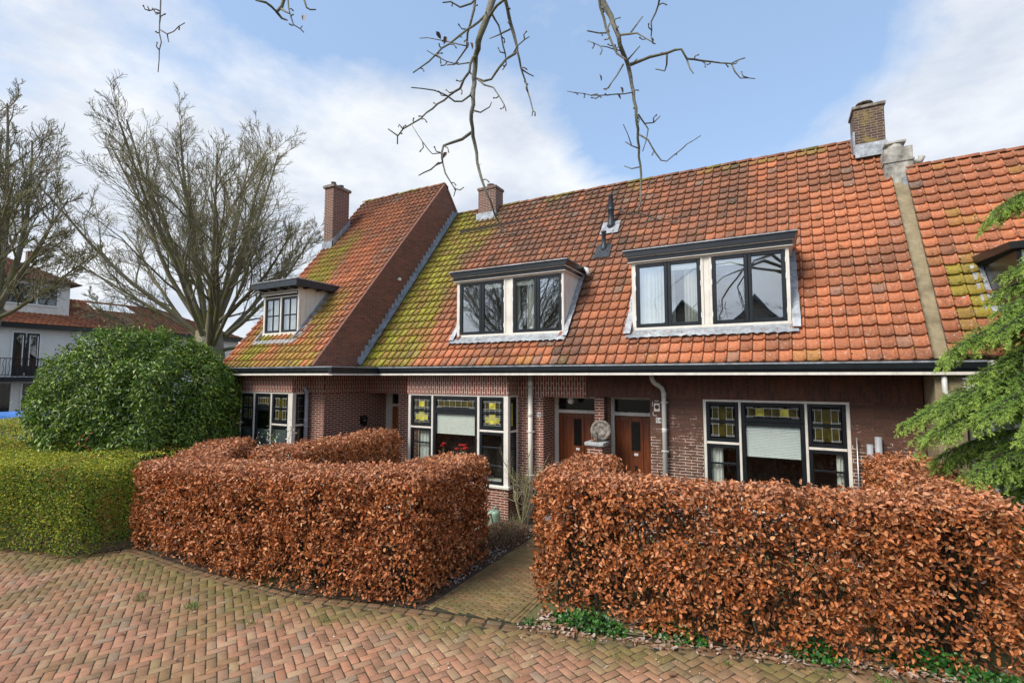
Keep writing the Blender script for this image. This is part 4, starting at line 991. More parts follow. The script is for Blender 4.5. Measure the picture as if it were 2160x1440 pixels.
MB().poly([(FX-.5, 12.8, 8.48), (FX-4.2, 9.6, 10.38), (FX-6, 12.8, 8.48)]).poly([(FX-1.1, 12.4, 6.6), (FX-1.1, 12.4, 8.5), (FX-5, 12.4, 8.5), (FX-5, 12.4, 6.6)]).build('dormer_side', M['brick_gable'], dd)
MB().box(FX-3.0, FX-2.7, 11.0, 11.3, 9.8, 10.45).build('chimney', M['brick_chimney'], hf)
fz = lambda s: (FX+.35-3.75*s, 6.05+1.98*s)
a_, b_ = fz(.62), fz(.86)
MB().poly([(a_[0], 14.0, a_[1]+.08), (a_[0], 16.2, a_[1]+.08), (b_[0], 16.0, b_[1]+.08), (b_[0], 13.9, b_[1]+.08)]).build('roof_window', M['white'], hf)
a_, b_ = fz(.66), fz(.82)
MB().poly([(a_[0], 14.15, a_[1]+.10), (a_[0], 16.0, a_[1]+.10), (b_[0], 15.85, b_[1]+.10), (b_[0], 14.05, b_[1]+.10)]).build('roof_pane', M['glass_up'], hf)

# =================================================================== GROUND AND PAVING
def struct(o): o['kind'] = 'structure'; return o
m, n, b = nt('mat_soil'); tc = N(n, 'ShaderNodeTexCoord')
a = noise(n, 9, 8, .75, tc.outputs['Object']); g = noise(n, .6, 4, .6, tc.outputs['Object'])
c = ramp(n, a.outputs[0], [(.3, (.03,.02,.013)), (.55, (.075,.05,.032)), (.75, (.16,.11,.07))]).outputs[0]
c = mixc(n, ramp(n, g.outputs[0], [(.5, (0,0,0)), (.62, (.8,.8,.8))]).outputs[0], c, (.07,.085,.02))
n.links.new(c, b.inputs['Base Color']); b.inputs['Roughness'].default_value = .95; bump(n, b, a.outputs[0], .8, .03); M['soil'] = m
m, n, b = nt('mat_joint'); tc = N(n, 'ShaderNodeTexCoord'); a = noise(n, 12, 6, .7, tc.outputs['Object'])
n.links.new(ramp(n, a.outputs[0], [(.3, (.02,.017,.010)), (.55, (.045,.040,.018)), (.75, (.09,.10,.02))]).outputs[0], b.inputs['Base Color'])
b.inputs['Roughness'].default_value = .95; M['joint'] = m
struct(MB().poly([(-300, -300, -.03), (300, -300, -.03), (300, 300, -.03), (-300, 300, -.03)]).build('ground', M['soil']))
EDGE = [(-40, 3.2), (-16, 3.1), (-12.9, 3.80), (-11.3, 4.25), (-10.8, 4.95), (-8.7, 4.92), (-6.5, 5.10), (-4.45, 5.62), (-3.06, 5.90), (-1.9, 6.22), (-.3, 6.66), (1.5, 7.05), (3.0, 7.35), (12, 9.2)]
ex, ey = np.array([e[0] for e in EDGE]), np.array([e[1] for e in EDGE])
edge_y = lambda x: np.interp(x, ex, ey)
st = MB(); 
st.poly([(x, y+.2, -.008) for x, y in EDGE] + [(12, -30, -.008), (-40, -30, -.008)])
struct(st.build('street_bed', M['joint']))
def pavers(name, cen, ang, L, W, cols, z=.0, seed=0, h=.03, bev=.006):
    """cen (n,2), ang (n) long-axis angle: chamfered stones as one mesh"""
    n = len(cen); rg = np.random.default_rng(seed); g = .0045; L = np.broadcast_to(L, (n,))
    hl = L/2-g + (rg.random(n)-.5)*.004; hw = W/2-g + (rg.random(n)-.5)*.004; ang = ang + (rg.random(n)-.5)*.035
    cen = cen + (rg.random((n, 2))-.5)*.005
    dx = np.stack([np.cos(ang), np.sin(ang)], 1); dy = np.stack([-np.sin(ang), np.cos(ang)], 1)
    V = np.zeros((n, 12, 3)); zz = z+(rg.random(n)-.5)*.007; tx, ty = (rg.random(n)-.5)*.03, (rg.random(n)-.5)*.04
    for k, (a, b) in enumerate(((-1,-1),(1,-1),(1,1),(-1,1))):
        for lv, (ins, dz) in enumerate(((0, -h), (0, -bev), (bev*1.3, 0))):
            p = cen + dx*(a*(hl-ins))[:, None] + dy*(b*(hw-ins))[:, None]
            V[:, lv*4+k, :2] = p; V[:, lv*4+k, 2] = zz + dz + a*hl*tx + b*hw*ty
    f = [(8,9,10,11)]
    for lv in (0, 1):
        for k in range(4): f.append((lv*4+k, lv*4+(k+1) % 4, (lv+1)*4+(k+1) % 4, (lv+1)*4+k))
    F = (np.arange(n)[:, None, None]*12 + np.array(f)[None]).reshape(-1, 4)
    return fast(name, V.reshape(-1, 3), F, M['paver'], None, np.repeat(cols, 12, 0))
def pav_col(c, rg, mossf):
    n = len(c); pal = np.array([(.28,.145,.105), (.30,.135,.09), (.24,.125,.09), (.27,.175,.125), (.29,.215,.15), (.20,.175,.15), (.18,.11,.09), (.29,.16,.12)])
    w = np.array([.2,.15,.17,.14,.1,.08,.06,.10]); idx = rg.choice(len(pal), n, p=w); pal = pal*.55+pal.mean(0)*.45
    col = pal[idx]*(.84+.28*rg.random((n, 1)))*np.array((1.40, 1.30, 1.07))
    m = np.clip(mossf, 0, 1)[:, None]*(.55+.6*rg.random((n, 1))); m = np.clip(m, 0, .92)
    return col*(1-m) + np.array((.165,.135,.045))*m*(.8+.4*rg.random((n, 1)))
def herring():
    L, W = .216, .108; th = rad(60); rg = np.random.default_rng(4); P, A = [], []
    R_ = 78
    # herringbone: each step offsets by W along x for every row; classic 2:1 tiling
    for i in range(-R_*2, R_*2):
        for j in range(-R_, R_):
            # horizontal brick and vertical brick per cell
            ox = i*W + 0.0; oy = i*W
            bx, by = ox + j*2*L, oy
            P.append((bx + L/2, by + W/2)); A.append(0)
            P.append((bx + L + W/2, by - L/2 + W)); A.append(PI/2)
    P = np.array(P); A = np.array(A); c, s = math.cos(th), math.sin(th)
    Q = np.stack([P[:,0]*c-P[:,1]*s, P[:,0]*s+P[:,1]*c], 1) + np.array((-4, 2.))
    # drift of the laying direction along the street, as in real hand-laid paving
    k = (Q[:,0] > -15) & (Q[:,0] < 3.6) & (Q[:,1] > -.4+.0*Q[:,0]) & (Q[:,1] < edge_y(Q[:,0])-.17)
    k &= (Q[:,1] > .49*Q[:,0] + 4.3 + .25*0 - .0*Q[:,0]) | (Q[:,1] > 3.0) & (Q[:,0] < -5)
    Q, A = Q[k], A[k]
    d = edge_y(Q[:,0]) - Q[:,1]
    ms = sstep(1.25, .1, d + (fbm(Q[:,0]*1.1, Q[:,1]*1.1, 0, 2)-.5)*1.6)*1.0 + sstep(.55, .75, fbm(Q[:,0]*.9, Q[:,1]*.9, 0, 17))*.55
    return pavers('street', Q, A+th, L, W, pav_col(Q, rg, ms), 0, 1)
struct(herring())
# course of bricks laid lengthwise along the hedges
cs = []; an = []
for (x0, y0), (x1, y1) in zip(EDGE[1:-1], EDGE[2:]):
    Ls = math.hypot(x1-x0, y1-y0); k = max(1, int(Ls/.208)); a = math.atan2(y1-y0, x1-x0)
    for i in range(k):
        t = (i+.5)/k
        for o in (.055, .150):
            cs.append((x0+(x1-x0)*t+math.sin(a)*o, y0+(y1-y0)*t-math.cos(a)*o)); an.append(a)
cs = np.array(cs); an = np.array(an); kk = (cs[:,0] < 3.5) & (cs[:,0] > -14); cs, an = cs[kk], an[kk]
rg = np.random.default_rng(8); cc = pav_col(cs, rg, np.full(len(cs), .55))*.62
struct(pavers('street_edge', cs, an, .206, .092, cc, .004, 2))
# garden path
P_, A_, HB = [], [], set()
y = 5.62; r = 0
while y < 10.85:
    for i in range(8):
        x = -4.26 + (i+(.5 if r % 2 else 0))*.206
        if x > -3.28: continue
        yy = y + (x+3.7)*-.10*max(0, 1-(y-5.6)/3)
        if yy > edge_y(x)+.06: P_.append((x+.0, yy)); A_.append(-.10*max(0, 1-(y-5.6)/3))
    hx = -4.312 if r % 2 else -3.281
    if y > edge_y(hx)+.10: P_.append((hx, y-.10*(hx+3.7)*max(0, 1-(y-5.6)/3))); A_.append(0); HB.add(len(P_)-1)
    r += 1; y += .0575
n1 = len(P_)
for x in (-4.435, -4.375, -3.195, -3.135):
    yy = float(edge_y(x))+.12
    while yy < 10.8: P_.append((x, yy)); A_.append(PI/2); yy += .208
P_ = np.array(P_); A_ = np.array(A_)
pm = .45 + .7*(fbm(P_[:,0]*1.6, P_[:,1]*1.6, 0, 41)-.35); 
path = struct(pavers('garden_path', P_, A_, np.array([.103 if i in HB else .206 for i in range(len(P_))]), .0575, pav_col(P_, np.random.default_rng(9), pm)*np.array((.80,.86,.78)), .012, 3, bev=.004))
struct(MB().poly([(-4.48, 5.62, .0), (-3.05, 5.92, .0), (-3.05, 10.9, .0), (-4.48, 10.9, .0)]).build('path_bed', M['joint']))
# garden beds (soil and gravel)
struct(MB().poly([(x, y, 0.008) for x, y in EDGE if -12 < x < -4.3] + [(-4.44, 5.62, .008), (-4.5, 10.3, .008), (-12, 10.3, .008)]).build('garden_bed', M['soil']))
m, n, b = nt('mat_lawn'); tc = N(n, 'ShaderNodeTexCoord'); a = noise(n, 25, 6, .7, tc.outputs['Object'])
n.links.new(ramp(n, a.outputs[0], [(.3, (.06,.065,.02)), (.6, (.16,.15,.06)), (.8, (.30,.27,.17))]).outputs[0], b.inputs['Base Color']); b.inputs['Roughness'].default_value = .95; bump(n, b, a.outputs[0], .6, .02); M['lawn'] = m
struct(MB().poly([(-3.1, 5.95, .01), (-1.9, 6.28, .01), (-.3, 6.72, .01), (1.5, 7.1, .01), (3.2, 7.5, .01), (3.2, 10.2, .01), (-3.1, 10.2, .01)]).build('front_garden', M['lawn']))
# =================================================================== LEAF CLOUDS
def orient(nrm, spread, rg, n):
    """random frames roughly facing nrm; returns length dir, width dir, normal"""
    N_ = nrm + rg.normal(size=(n, 3))*spread; N_ /= np.linalg.norm(N_, axis=1, keepdims=True)+1e-9
    T = np.cross(N_, rg.normal(size=(n, 3))); T /= np.linalg.norm(T, axis=1, keepdims=True)+1e-9
    B = np.cross(N_, T); return T, B, N_
def leaves(name, P, T, B, Nn, L, W, col, mat, parent=None, fold=.35, curl=.25, rg=None):
    n = len(P); L = np.broadcast_to(L, (n,))[:, None]; W = np.broadcast_to(W, (n,))[:, None]
    f = (fold*(.3+rg.random((n, 1))))*W; c = curl*(rg.random((n, 1))-.3)*L
    V = np.stack([P, P+T*L*.32+B*W*.5+Nn*f, P+T*L*.70+B*W*.40+Nn*(f*.8-c*.5), P+T*L-Nn*c,
                  P+T*L*.70-B*W*.40+Nn*(f*.8-c*.5), P+T*L*.32-B*W*.5+Nn*f], 1).reshape(-1, 3)
    F = (np.arange(n)[:, None, None]*6 + np.array([(0,1,2,3), (0,3,4,5)])[None]).reshape(-1, 4)
    return fast(name, V, F, M[mat], parent, np.repeat(col, 6, 0))
def sdf_seg(x, y, segs):
    """inside distance to a chain of thick segments, with the height of the nearest"""
    best = np.full(x.shape, -9.0); hh = np.zeros(x.shape); gx = np.zeros(x.shape); gy = np.zeros(x.shape)
    for (ax, ay, ah), (bx, by, bh), hw in segs:
        dx, dy = bx-ax, by-ay; L = math.hypot(dx, dy); ux, uy = dx/L, dy/L
        t = (x-ax)*ux+(y-ay)*uy; s = -(x-ax)*uy+(y-ay)*ux
        # rounded box ends
        ex_ = np.maximum(np.maximum(-t, t-L), 0)
        r = .32; dd = np.where(ex_ > 0, np.minimum(hw-np.abs(s), hw-ex_), hw-np.abs(s))
        qx = np.maximum(np.abs(s)-(hw-r), 0); qe = np.maximum(ex_-(hw-r), 0); dd = np.where((qx > 0) & (qe > 0), r-np.hypot(qx, qe), dd)
        k = dd > best; best = np.where(k, dd, best); hh = np.where(k, ah+(bh-ah)*np.clip(t/L, 0, 1), hh)
        sg = np.sign(s); end = (ex_ > np.abs(s)); sx = np.where(end, np.where(t > 0, ux, -ux), -uy*sg); sy = np.where(end, np.where(t > 0, uy, -uy), ux*sg)
        gx = np.where(k, sx, gx); gy = np.where(k, sy, gy)
    return best, hh, gx, gy
def hedge(name, label, cat, segs, n, L, W, colf, mat, seed, group=None, rnd_edge=.20, shell=.10, hole=.0, bottom=.05, inner=.12, spread=.9, bulge=.06, stems=70, prot=0., stemmat='stem'):
    rg = np.random.default_rng(seed)
    xs = [p[0] for s in segs for p in s[:2]]; ys = [p[1] for s in segs for p in s[:2]]; hm_ = max(s[2] for s in segs); zt = max(p[2] for s in segs for p in s[:2])
    out = []; tot = 0
    while tot < n:
        k = 400000
        x = rg.uniform(min(xs)-hm_-.1, max(xs)+hm_+.1, k); y = rg.uniform(min(ys)-hm_-.1, max(ys)+hm_+.1, k); z = rg.uniform(bottom, zt+.15, k)
        d, h, gx, gy = sdf_seg(x, y, segs)
        wob = (fbm(x*1.1, y*1.1, z*1.1, seed, 3)-.5)*2
        d = d + wob*bulge + bulge*.3 - .03*sstep(.35, .0, z); dz = h + (fbm(x*.8, y*.8, 0, seed+3)-.5)*.10 + wob*.03 - z
        R = rnd_edge; a = np.maximum(R-d, 0); b = np.maximum(R-dz, 0); D = np.where((a > 0) | (b > 0), R-np.hypot(a, b), np.minimum(d, dz))
        lowz = sstep(.5, .05, z)
        pr = np.where(D > 0, np.exp(-np.maximum(D-.03, 0)/shell) + inner, np.exp(D/.018)*.5)
        pr *= np.where(D > -.07, 1, 0)
        if hole:
            hl_ = fbm(x*3.6, y*3.6, z*4.2, seed+7, 3); pr *= 1-hole*sstep(.47, .60, hl_)*sstep(h-.10, h-.40, z); pr *= .45+1.1*sstep(.35, .6, vnoise(x*9, y*9, z*9, seed+9))
            pr *= 1-.45*lowz
        keep = rg.random(k) < pr*.9
        x, y, z, D, a, b, gx, gy, h = (v[keep] for v in (x, y, z, D, a, b, gx, gy, h))
        ln = np.hypot(a, b)+1e-6; nz = np.where(ln > 1e-3, b/ln, .3); nxy = np.where(ln > 1e-3, a/ln, .7)
        out.append(np.stack([x, y, z, D, gx*nxy, gy*nxy, nz, h], 1)); tot += len(x)
    A = np.concatenate(out)[:n]; P = A[:, :3]; nr = A[:, 4:7]
    T, B, Nn = orient(nr*1.0, spread, rg, n)
    sz = .72+.55*rg.random(n)
    th = thing(name, label, cat, group, (float(np.mean(xs)), float(np.mean(ys)), 0))
    leaves('foliage', P, T, B, Nn, L*sz, W*sz*(.8+.4*rg.random(n)), colf(A, rg), mat, th, rg=rg)
    sm = MB()
    tot = sum(math.hypot(s[1][0]-s[0][0], s[1][1]-s[0][1]) for s in segs)
    for s in segs:
        k = max(2, int(stems*math.hypot(s[1][0]-s[0][0], s[1][1]-s[0][1])/tot))
        for i in range(k):
            t = rg.random(); x = s[0][0]+(s[1][0]-s[0][0])*t+rg.uniform(-.6, .6)*s[2]; y = s[0][1]+(s[1][1]-s[0][1])*t+rg.uniform(-.6, .6)*s[2]
            h = (s[0][2]+(s[1][2]-s[0][2])*t)
            pts = [(x, y, 0)]; nn_ = 6
            for q in range(1, nn_+1): pts.append((x+rg.uniform(-.07, .07), y+rg.uniform(-.07, .07), h*.94*q/nn_))
            sm.tube(pts, [.018-.0022*q for q in range(nn_+1)], 5, False)
            for q in range(1, nn_):
                for _ in range(4):
                    p0 = Vector(pts[q]) + Vector((0, 0, rg.uniform(-.1, .1))); dr_ = Vector((rg.uniform(-1, 1), rg.uniform(-1, 1), rg.uniform(.0, .9))).normalized()
                    l = rg.uniform(.15, .34); p1 = p0+dr_*l*.5+Vector((rg.uniform(-.03, .03), rg.uniform(-.03, .03), .02)); p2 = p0+dr_*l+Vector((0, 0, rg.uniform(0, .08)))
                    p2.z = min(p2.z, h-.05); p1.z = min(p1.z, h-.05)
                    sm.tube([p0, p1, p2], [.006, .004, .0025], 3, False)
    sm.build('stems', M[stemmat], th)
    return th
def beech_col(A, rg):
    n = len(A); pal = np.array([(.50,.165,.052), (.60,.22,.080), (.33,.100,.028), (.64,.31,.13), (.16,.055,.020), (.52,.25,.11), (.08,.035,.018)])
    c = pal[rg.choice(7, n, p=[.26,.22,.18,.12,.10,.07,.05])]*(.75+.5*rg.random((n, 1)))
    # leaves near the clipped top coloured paler to imitate light from above
    t = sstep(.22, .0, A[:,7]-A[:,2])[:, None]*.75*rg.random((n, 1)); return c*(1-t)+np.array((.62,.32,.19))*t
def privet_col(A, rg):
    n = len(A); x, y, z = A[:,0], A[:,1], A[:,2]
    pal = np.array([(.19,.26,.030), (.32,.35,.035), (.46,.42,.045), (.075,.15,.018), (.28,.15,.04)])
    f = fbm(x*1.3, y*1.3, z*1.3, 77); top = sstep(.25, .0, A[:,7]-z)
    yel = np.clip(.42*(f > .52) + .6*top + rg.random(n)*.22, 0, 1)
    idx = np.where(rg.random(n) < yel*.75, rg.choice([1, 2], n, p=[.6, .4]), rg.choice([0, 3, 4], n, p=[.5, .4, .1]))
    idx = np.where((f < .38) & (rg.random(n) < .45), 4, idx)
    return pal[idx]*(.85+.65*rg.random((n, 1)))
G_B = 'clipped copper beech hedges around the front gardens'
HW = .47
segsL = [((-10.62, 5.34, 1.62), (-8.6, 5.34, 1.70), HW), ((-8.6, 5.34, 1.70), (-6.4, 5.50, 1.80), HW), ((-6.4, 5.50, 1.80), (-5.02, 5.90, 1.84), HW), ((-5.02, 5.90, 1.84), (-5.06, 7.35, 1.82), .46),
         ((-10.3, 5.5, 1.62), (-11.6, 7.1, 1.72), .55)]
hedge('beech_hedge', 'copper beech hedge left of the brick path, wrapping the corner of the middle garden', 'hedge', segsL, 92000, .060, .031, beech_col, 'beech', 21, G_B, hole=.85, stems=90, bulge=.03)
segsR = [((-2.74, 6.72, 1.86), (-1.2, 6.80, 1.88), .40), ((-1.2, 6.80, 1.88), (.5, 7.18, 1.86), .38), ((.5, 7.18, 1.86), (1.92, 7.62, 1.88), .40), ((-2.74, 6.72, 1.88), (-2.72, 7.75, 1.92), .43), ((1.75, 7.7, 1.90), (1.72, 9.9, 1.96), .50)]
hedge('beech_hedge', 'copper beech hedge right of the brick path with green plants at its foot', 'hedge', segsR, 62000, .062, .032, beech_col, 'beech', 22, G_B, hole=.85, inner=.07, shell=.085, stems=110, bulge=.03)
segsD = [((-8.7, 6.3, 1.84), (-8.62, 9.15, 1.92), .42)]
hedge('beech_hedge', 'copper beech hedge dividing the left and middle gardens, beside the bay window', 'hedge', segsD, 22000, .062, .032, beech_col, 'beech', 23, G_B, hole=.4, stems=25, bulge=.03)
segsG = [((-11.66, 4.56, 1.60), (-13.2, 4.26, 1.62), .60), ((-13.2, 4.26, 1.62), (-24, 4.9, 1.66), .62)]
hedge('privet_hedge', 'clipped yellow-green privet hedge along the street at the left edge', 'hedge', segsG, 120000, .036, .023, privet_col, 'privet', 31, None, hole=.0, shell=.07, inner=.10, spread=1.0, bulge=.10, stems=50)
segsG2 = [((-13.0, 6.1, 1.60), (-25, 7.4, 1.66), 1.30)]
hedge('privet_hedge', 'broad flat-topped pale green hedge behind the street hedge, below the large green bush', 'hedge', segsG2, 60000, .042, .026, lambda A, rg: privet_col(A, rg)*np.array((1.15, 1.12, 1.3)), 'privet', 32, None, shell=.05, inner=.02, stems=30)

# ------------------------------------------------------------------ large evergreen bush
def bush():
    rg = np.random.default_rng(51); cx, cy, cz = -14.45, 6.55, 1.85
    th = thing('evergreen_bush', 'large rounded dark green evergreen bush between the hedges and the left house', 'bush', None, (cx, cy, 0))
    n = 75000; out = []; tot = 0
    ux = np.array((math.cos(rad(28.5)), math.sin(rad(28.5)))); uy = np.array((-ux[1], ux[0]))
    while tot < n:
        k = 300000; p = rg.uniform(-1.25, 1.25, (k, 3)); q = np.abs(p)
        r = (q[:,0]**2.6+q[:,1]**2.6+q[:,2]**2.6)**(1/2.6)
        w = (fbm(p[:,0]*3.2+5, p[:,1]*3.2, p[:,2]*3.4, 61, 3)-.5)*.50; r = r - w
        d = 1-r; pr = np.where(d > 0, np.exp(-d/.06)+.05, np.exp(d/.018)*.55); pr = np.where(fbm(p[:,0]*5, p[:,1]*5, p[:,2]*5, 66) > .56, pr*.15, pr)
        kk = rg.random(k) < pr; p = p[kk]; out.append(p); tot += len(p)
    p = np.concatenate(out)[:n]; nr = np.sign(p)*np.abs(p)**1.6
    W3 = np.zeros((n, 3)); W3[:, :2] = p[:, :1]*2.12*ux + p[:, 1:2]*1.7*uy; W3[:, 2] = p[:, 2]*2.38
    W3 += np.array((cx, cy, cz)); NR = np.zeros((n, 3)); NR[:, :2] = nr[:, :1]*ux+nr[:, 1:2]*uy; NR[:, 2] = nr[:, 2]+.25
    # upright shoots standing out of the clipped surface
    ex = []
    for i in range(260):
        a = rg.uniform(0, 2*PI); e = rg.uniform(.15, 1.45); d = np.array((math.cos(a)*math.sin(e), math.sin(a)*math.sin(e), math.cos(e)))
        b_ = d/((np.abs(d)**2.6).sum()**(1/2.6)); q = np.zeros(3); q[:2] = b_[0]*2.12*ux+b_[1]*1.7*uy; q[2] = b_[2]*2.38; q += (cx, cy, cz); L_ = rg.uniform(.12, .36); g_ = np.array((d[0]*.3, d[1]*.3, 1))
        for j in range(11): ex.append(q+g_*(L_*j/10)+rg.normal(size=3)*.02)
    W3 = np.concatenate([W3, np.array(ex)]); NR = np.concatenate([NR, np.tile((0, 0, 1.), (len(ex), 1))])
    k = W3[:,2] > .1; W3, NR = W3[k], NR[k]; n = len(W3)
    T, B, Nn = orient(NR, .65, rg, n)
    # leaves droop outwards: length direction follows surface and down
    D = NR*.5 + np.array((0, 0, -.55)) + rg.normal(size=(n, 3))*.55; D -= Nn*(D*Nn).sum(1, keepdims=True); D /= np.linalg.norm(D, axis=1, keepdims=True); B = np.cross(Nn, D)
    pal = np.array([(.075,.15,.018), (.14,.25,.026), (.24,.35,.045), (.36,.42,.09), (.035,.08,.014)])
    c = pal[rg.choice(5, n, p=[.32,.28,.2,.07,.13])]*(.75+.5*rg.random((n, 1)))
    rd = (rg.random(n) < .5) & (np.hypot(W3[:,0]-(-13.3), W3[:,1]-4.7) < .5) & (W3[:,2] < 2.0) & (W3[:,2] > 1.45); c[rd] = (.42,.10,.04)
    leaves('foliage', W3, D, B, Nn, .10*(.7+.6*rg.random(n)), .034*(.8+.4*rg.random(n)), c, 'leaf', th, rg=rg, curl=.5)
    s = MB()
    for i in range(46):
        a = rg.uniform(0, 2*PI); r = rg.uniform(.2, .92); x, y = r*math.cos(a), r*math.sin(a)
        e = np.array((cx, cy))+x*2.2*ux+y*1.7*uy; zz = cz+2.15*math.sqrt(max(.05, 1-r*r))
        b0_ = (cx+rg.uniform(-.35, .35), cy+rg.uniform(-.35, .35), 0)
        s.tube([b0_, ((b0_[0]*.6+e[0]*.4), (b0_[1]*.6+e[1]*.4), zz*.45), (e[0], e[1], zz)], [.05, .03, .008], 5, False)
    s.build('stems', M['stem'], th)
bush()

# ------------------------------------------------------------------ conifer
def conifer():
    rg = np.random.default_rng(71); bx, by = 3.45, 8.70
    th = thing('conifer_tree', 'drooping light green conifer reaching in from the right edge', 'tree', None, (bx, by, 0))
    MB().tube([(bx, by, 0), (bx+.03, by, 2.2), (bx, by, 4.2), (bx+.05, by, 6.4)], [.16, .12, .08, .02], 10).build('trunk', M['bark'], th)
    br = MB(); Pn, Dn, Cn = [], [], []
    # (height, bearing in degrees, length, droop)
    for k in range(64):
        if k < 25:
            h, az, ln = [(3.05, 192, 1.98), (3.2, 200, 1.75), (2.95, 205, 1.8), (3.1, 215, 1.6), (3.15, 186, 1.7), (2.2, 200, 1.5), (1.8, 190, 1.4), (1.5, 210, 1.3), (2.85, 196, 1.9),
                         (3.9, 196, 1.55), (4.05, 210, 1.3), (3.8, 186, 1.5), (4.3, 200, 1.0), (4.75, 190, .8), (4.9, 215, .75), (5.6, 195, .95), (5.5, 182, .95), (2.9, 225, 1.5), (2.5, 184, 1.6), (4.5, 180, .9), (3.55, 200, 1.25), (3.45, 190, 1.15), (2.0, 186, 1.6), (2.4, 208, 1.6), (4.15, 202, 1.1)][k]
        else: h, az, ln = rg.uniform(1.0, 6.0), rg.uniform(0, 360), 0; ln = (6.6-h)*.36*rg.uniform(.7, 1.1)
        a = rad(az+rg.uniform(-4, 4)); pts = []; z = h
        for q in range(11):
            t = q/10; r = ln*t; pts.append(Vector((bx+math.cos(a)*r, by+math.sin(a)*r, h+.18*math.sin(t*PI*.8)*ln*.6-.28*t*t*ln)))
        br.tube(pts, [.03*(1-.85*q/10) for q in range(11)], 5, False)
        # secondary shoots in all directions, each carrying short tertiary shoots set with needles
        near = (80 < az < 280); ns = int(ln*(34 if near else 12))
        for s_ in range(ns):
            t = .12+.88*s_/ns; i = min(9, int(t*10)); f_ = t*10-i; p = pts[i].lerp(pts[i+1], min(1, f_)); tg = (pts[i+1]-pts[i]).normalized()
            side = 1 if s_ % 2 else -1; sd_ = Vector((-tg.y, tg.x, 0))*side
            l = (.42*(1-t*.55)+.06)*rg.uniform(.55, 1.2)*min(1.2, .5+ln*.4)
            d0 = (sd_*rg.uniform(.35, 1)+tg*.8+Vector((0, 0, rg.uniform(-.35, .40)))).normalized(); q0 = p; sp = [p.copy()]
            for j in range(6):
                d0 = (d0+Vector((0, 0, -.13-.10*rg.random()))+Vector(rg.normal(size=3))*.05).normalized(); q0 = q0+d0*l/6; sp.append(q0.copy())
            br.tube(sp, [.006, .005, .004, .0035, .003, .0025, .002], 3, False)
            m = int(l*(46 if near else 20))+2
            for j in range(m):
                u_ = 6*(j+rg.random())/m; i2 = min(5, int(u_)); pp = sp[i2].lerp(sp[i2+1], u_-i2); dd = (sp[i2+1]-sp[i2]).normalized()
                rv = Vector(rg.normal(size=3)); rv.z *= .6; rv = (rv-dd*rv.dot(dd)).normalized(); td = (rv*.75+dd*.75+Vector((0, 0, -.12))).normalized()
                Pn.append(tuple(pp)); Dn.append(tuple(td)); Cn.append((t*.45+(u_/6)*.55, (.035+.065*rg.random())*(1.2-.6*u_/6)))
            Pn.append(tuple(sp[-2])); Dn.append(tuple((sp[-1]-sp[-2]).normalized())); Cn.append((1, .10))
    br.build('branches', M['stem'], th)
    P0, D0, C0 = np.array(Pn), np.array(Dn), np.array(Cn); k = 26; P0, D0, C0 = (np.repeat(v, k, 0) for v in (P0, D0, C0)); n = len(P0)
    u_ = rg.random((n, 1)); P = P0 + D0*C0[:, 1:]*u_
    R1 = rg.normal(size=(n, 3)); R1 -= D0*(R1*D0).sum(1, keepdims=True); R1 /= np.linalg.norm(R1, axis=1, keepdims=True); D = R1*.8+D0*.7; D /= np.linalg.norm(D, axis=1, keepdims=True)
    B = np.cross(D, rg.normal(size=(n, 3))); B /= np.linalg.norm(B, axis=1, keepdims=True)
    tipf = np.clip(C0[:, :1]*.85+u_*.25, 0, 1)**1.6; c = np.array((.075,.20,.040))*(1-tipf)+np.array((.48,.64,.14))*tipf; c = c*(.7+.6*rg.random((n, 1)))
    L = .019*(.7+.6*rg.random((n, 1))); Wd = .0026
    V = np.stack([P-B*Wd, P+B*Wd, P+D*L+B*Wd*.4, P+D*L-B*Wd*.4], 1).reshape(-1, 3); F = np.arange(n*4).reshape(-1, 4)
    fast('foliage', V, F, M['needle'], th, np.repeat(c, 4, 0)); print('conifer needles', n)
conifer()

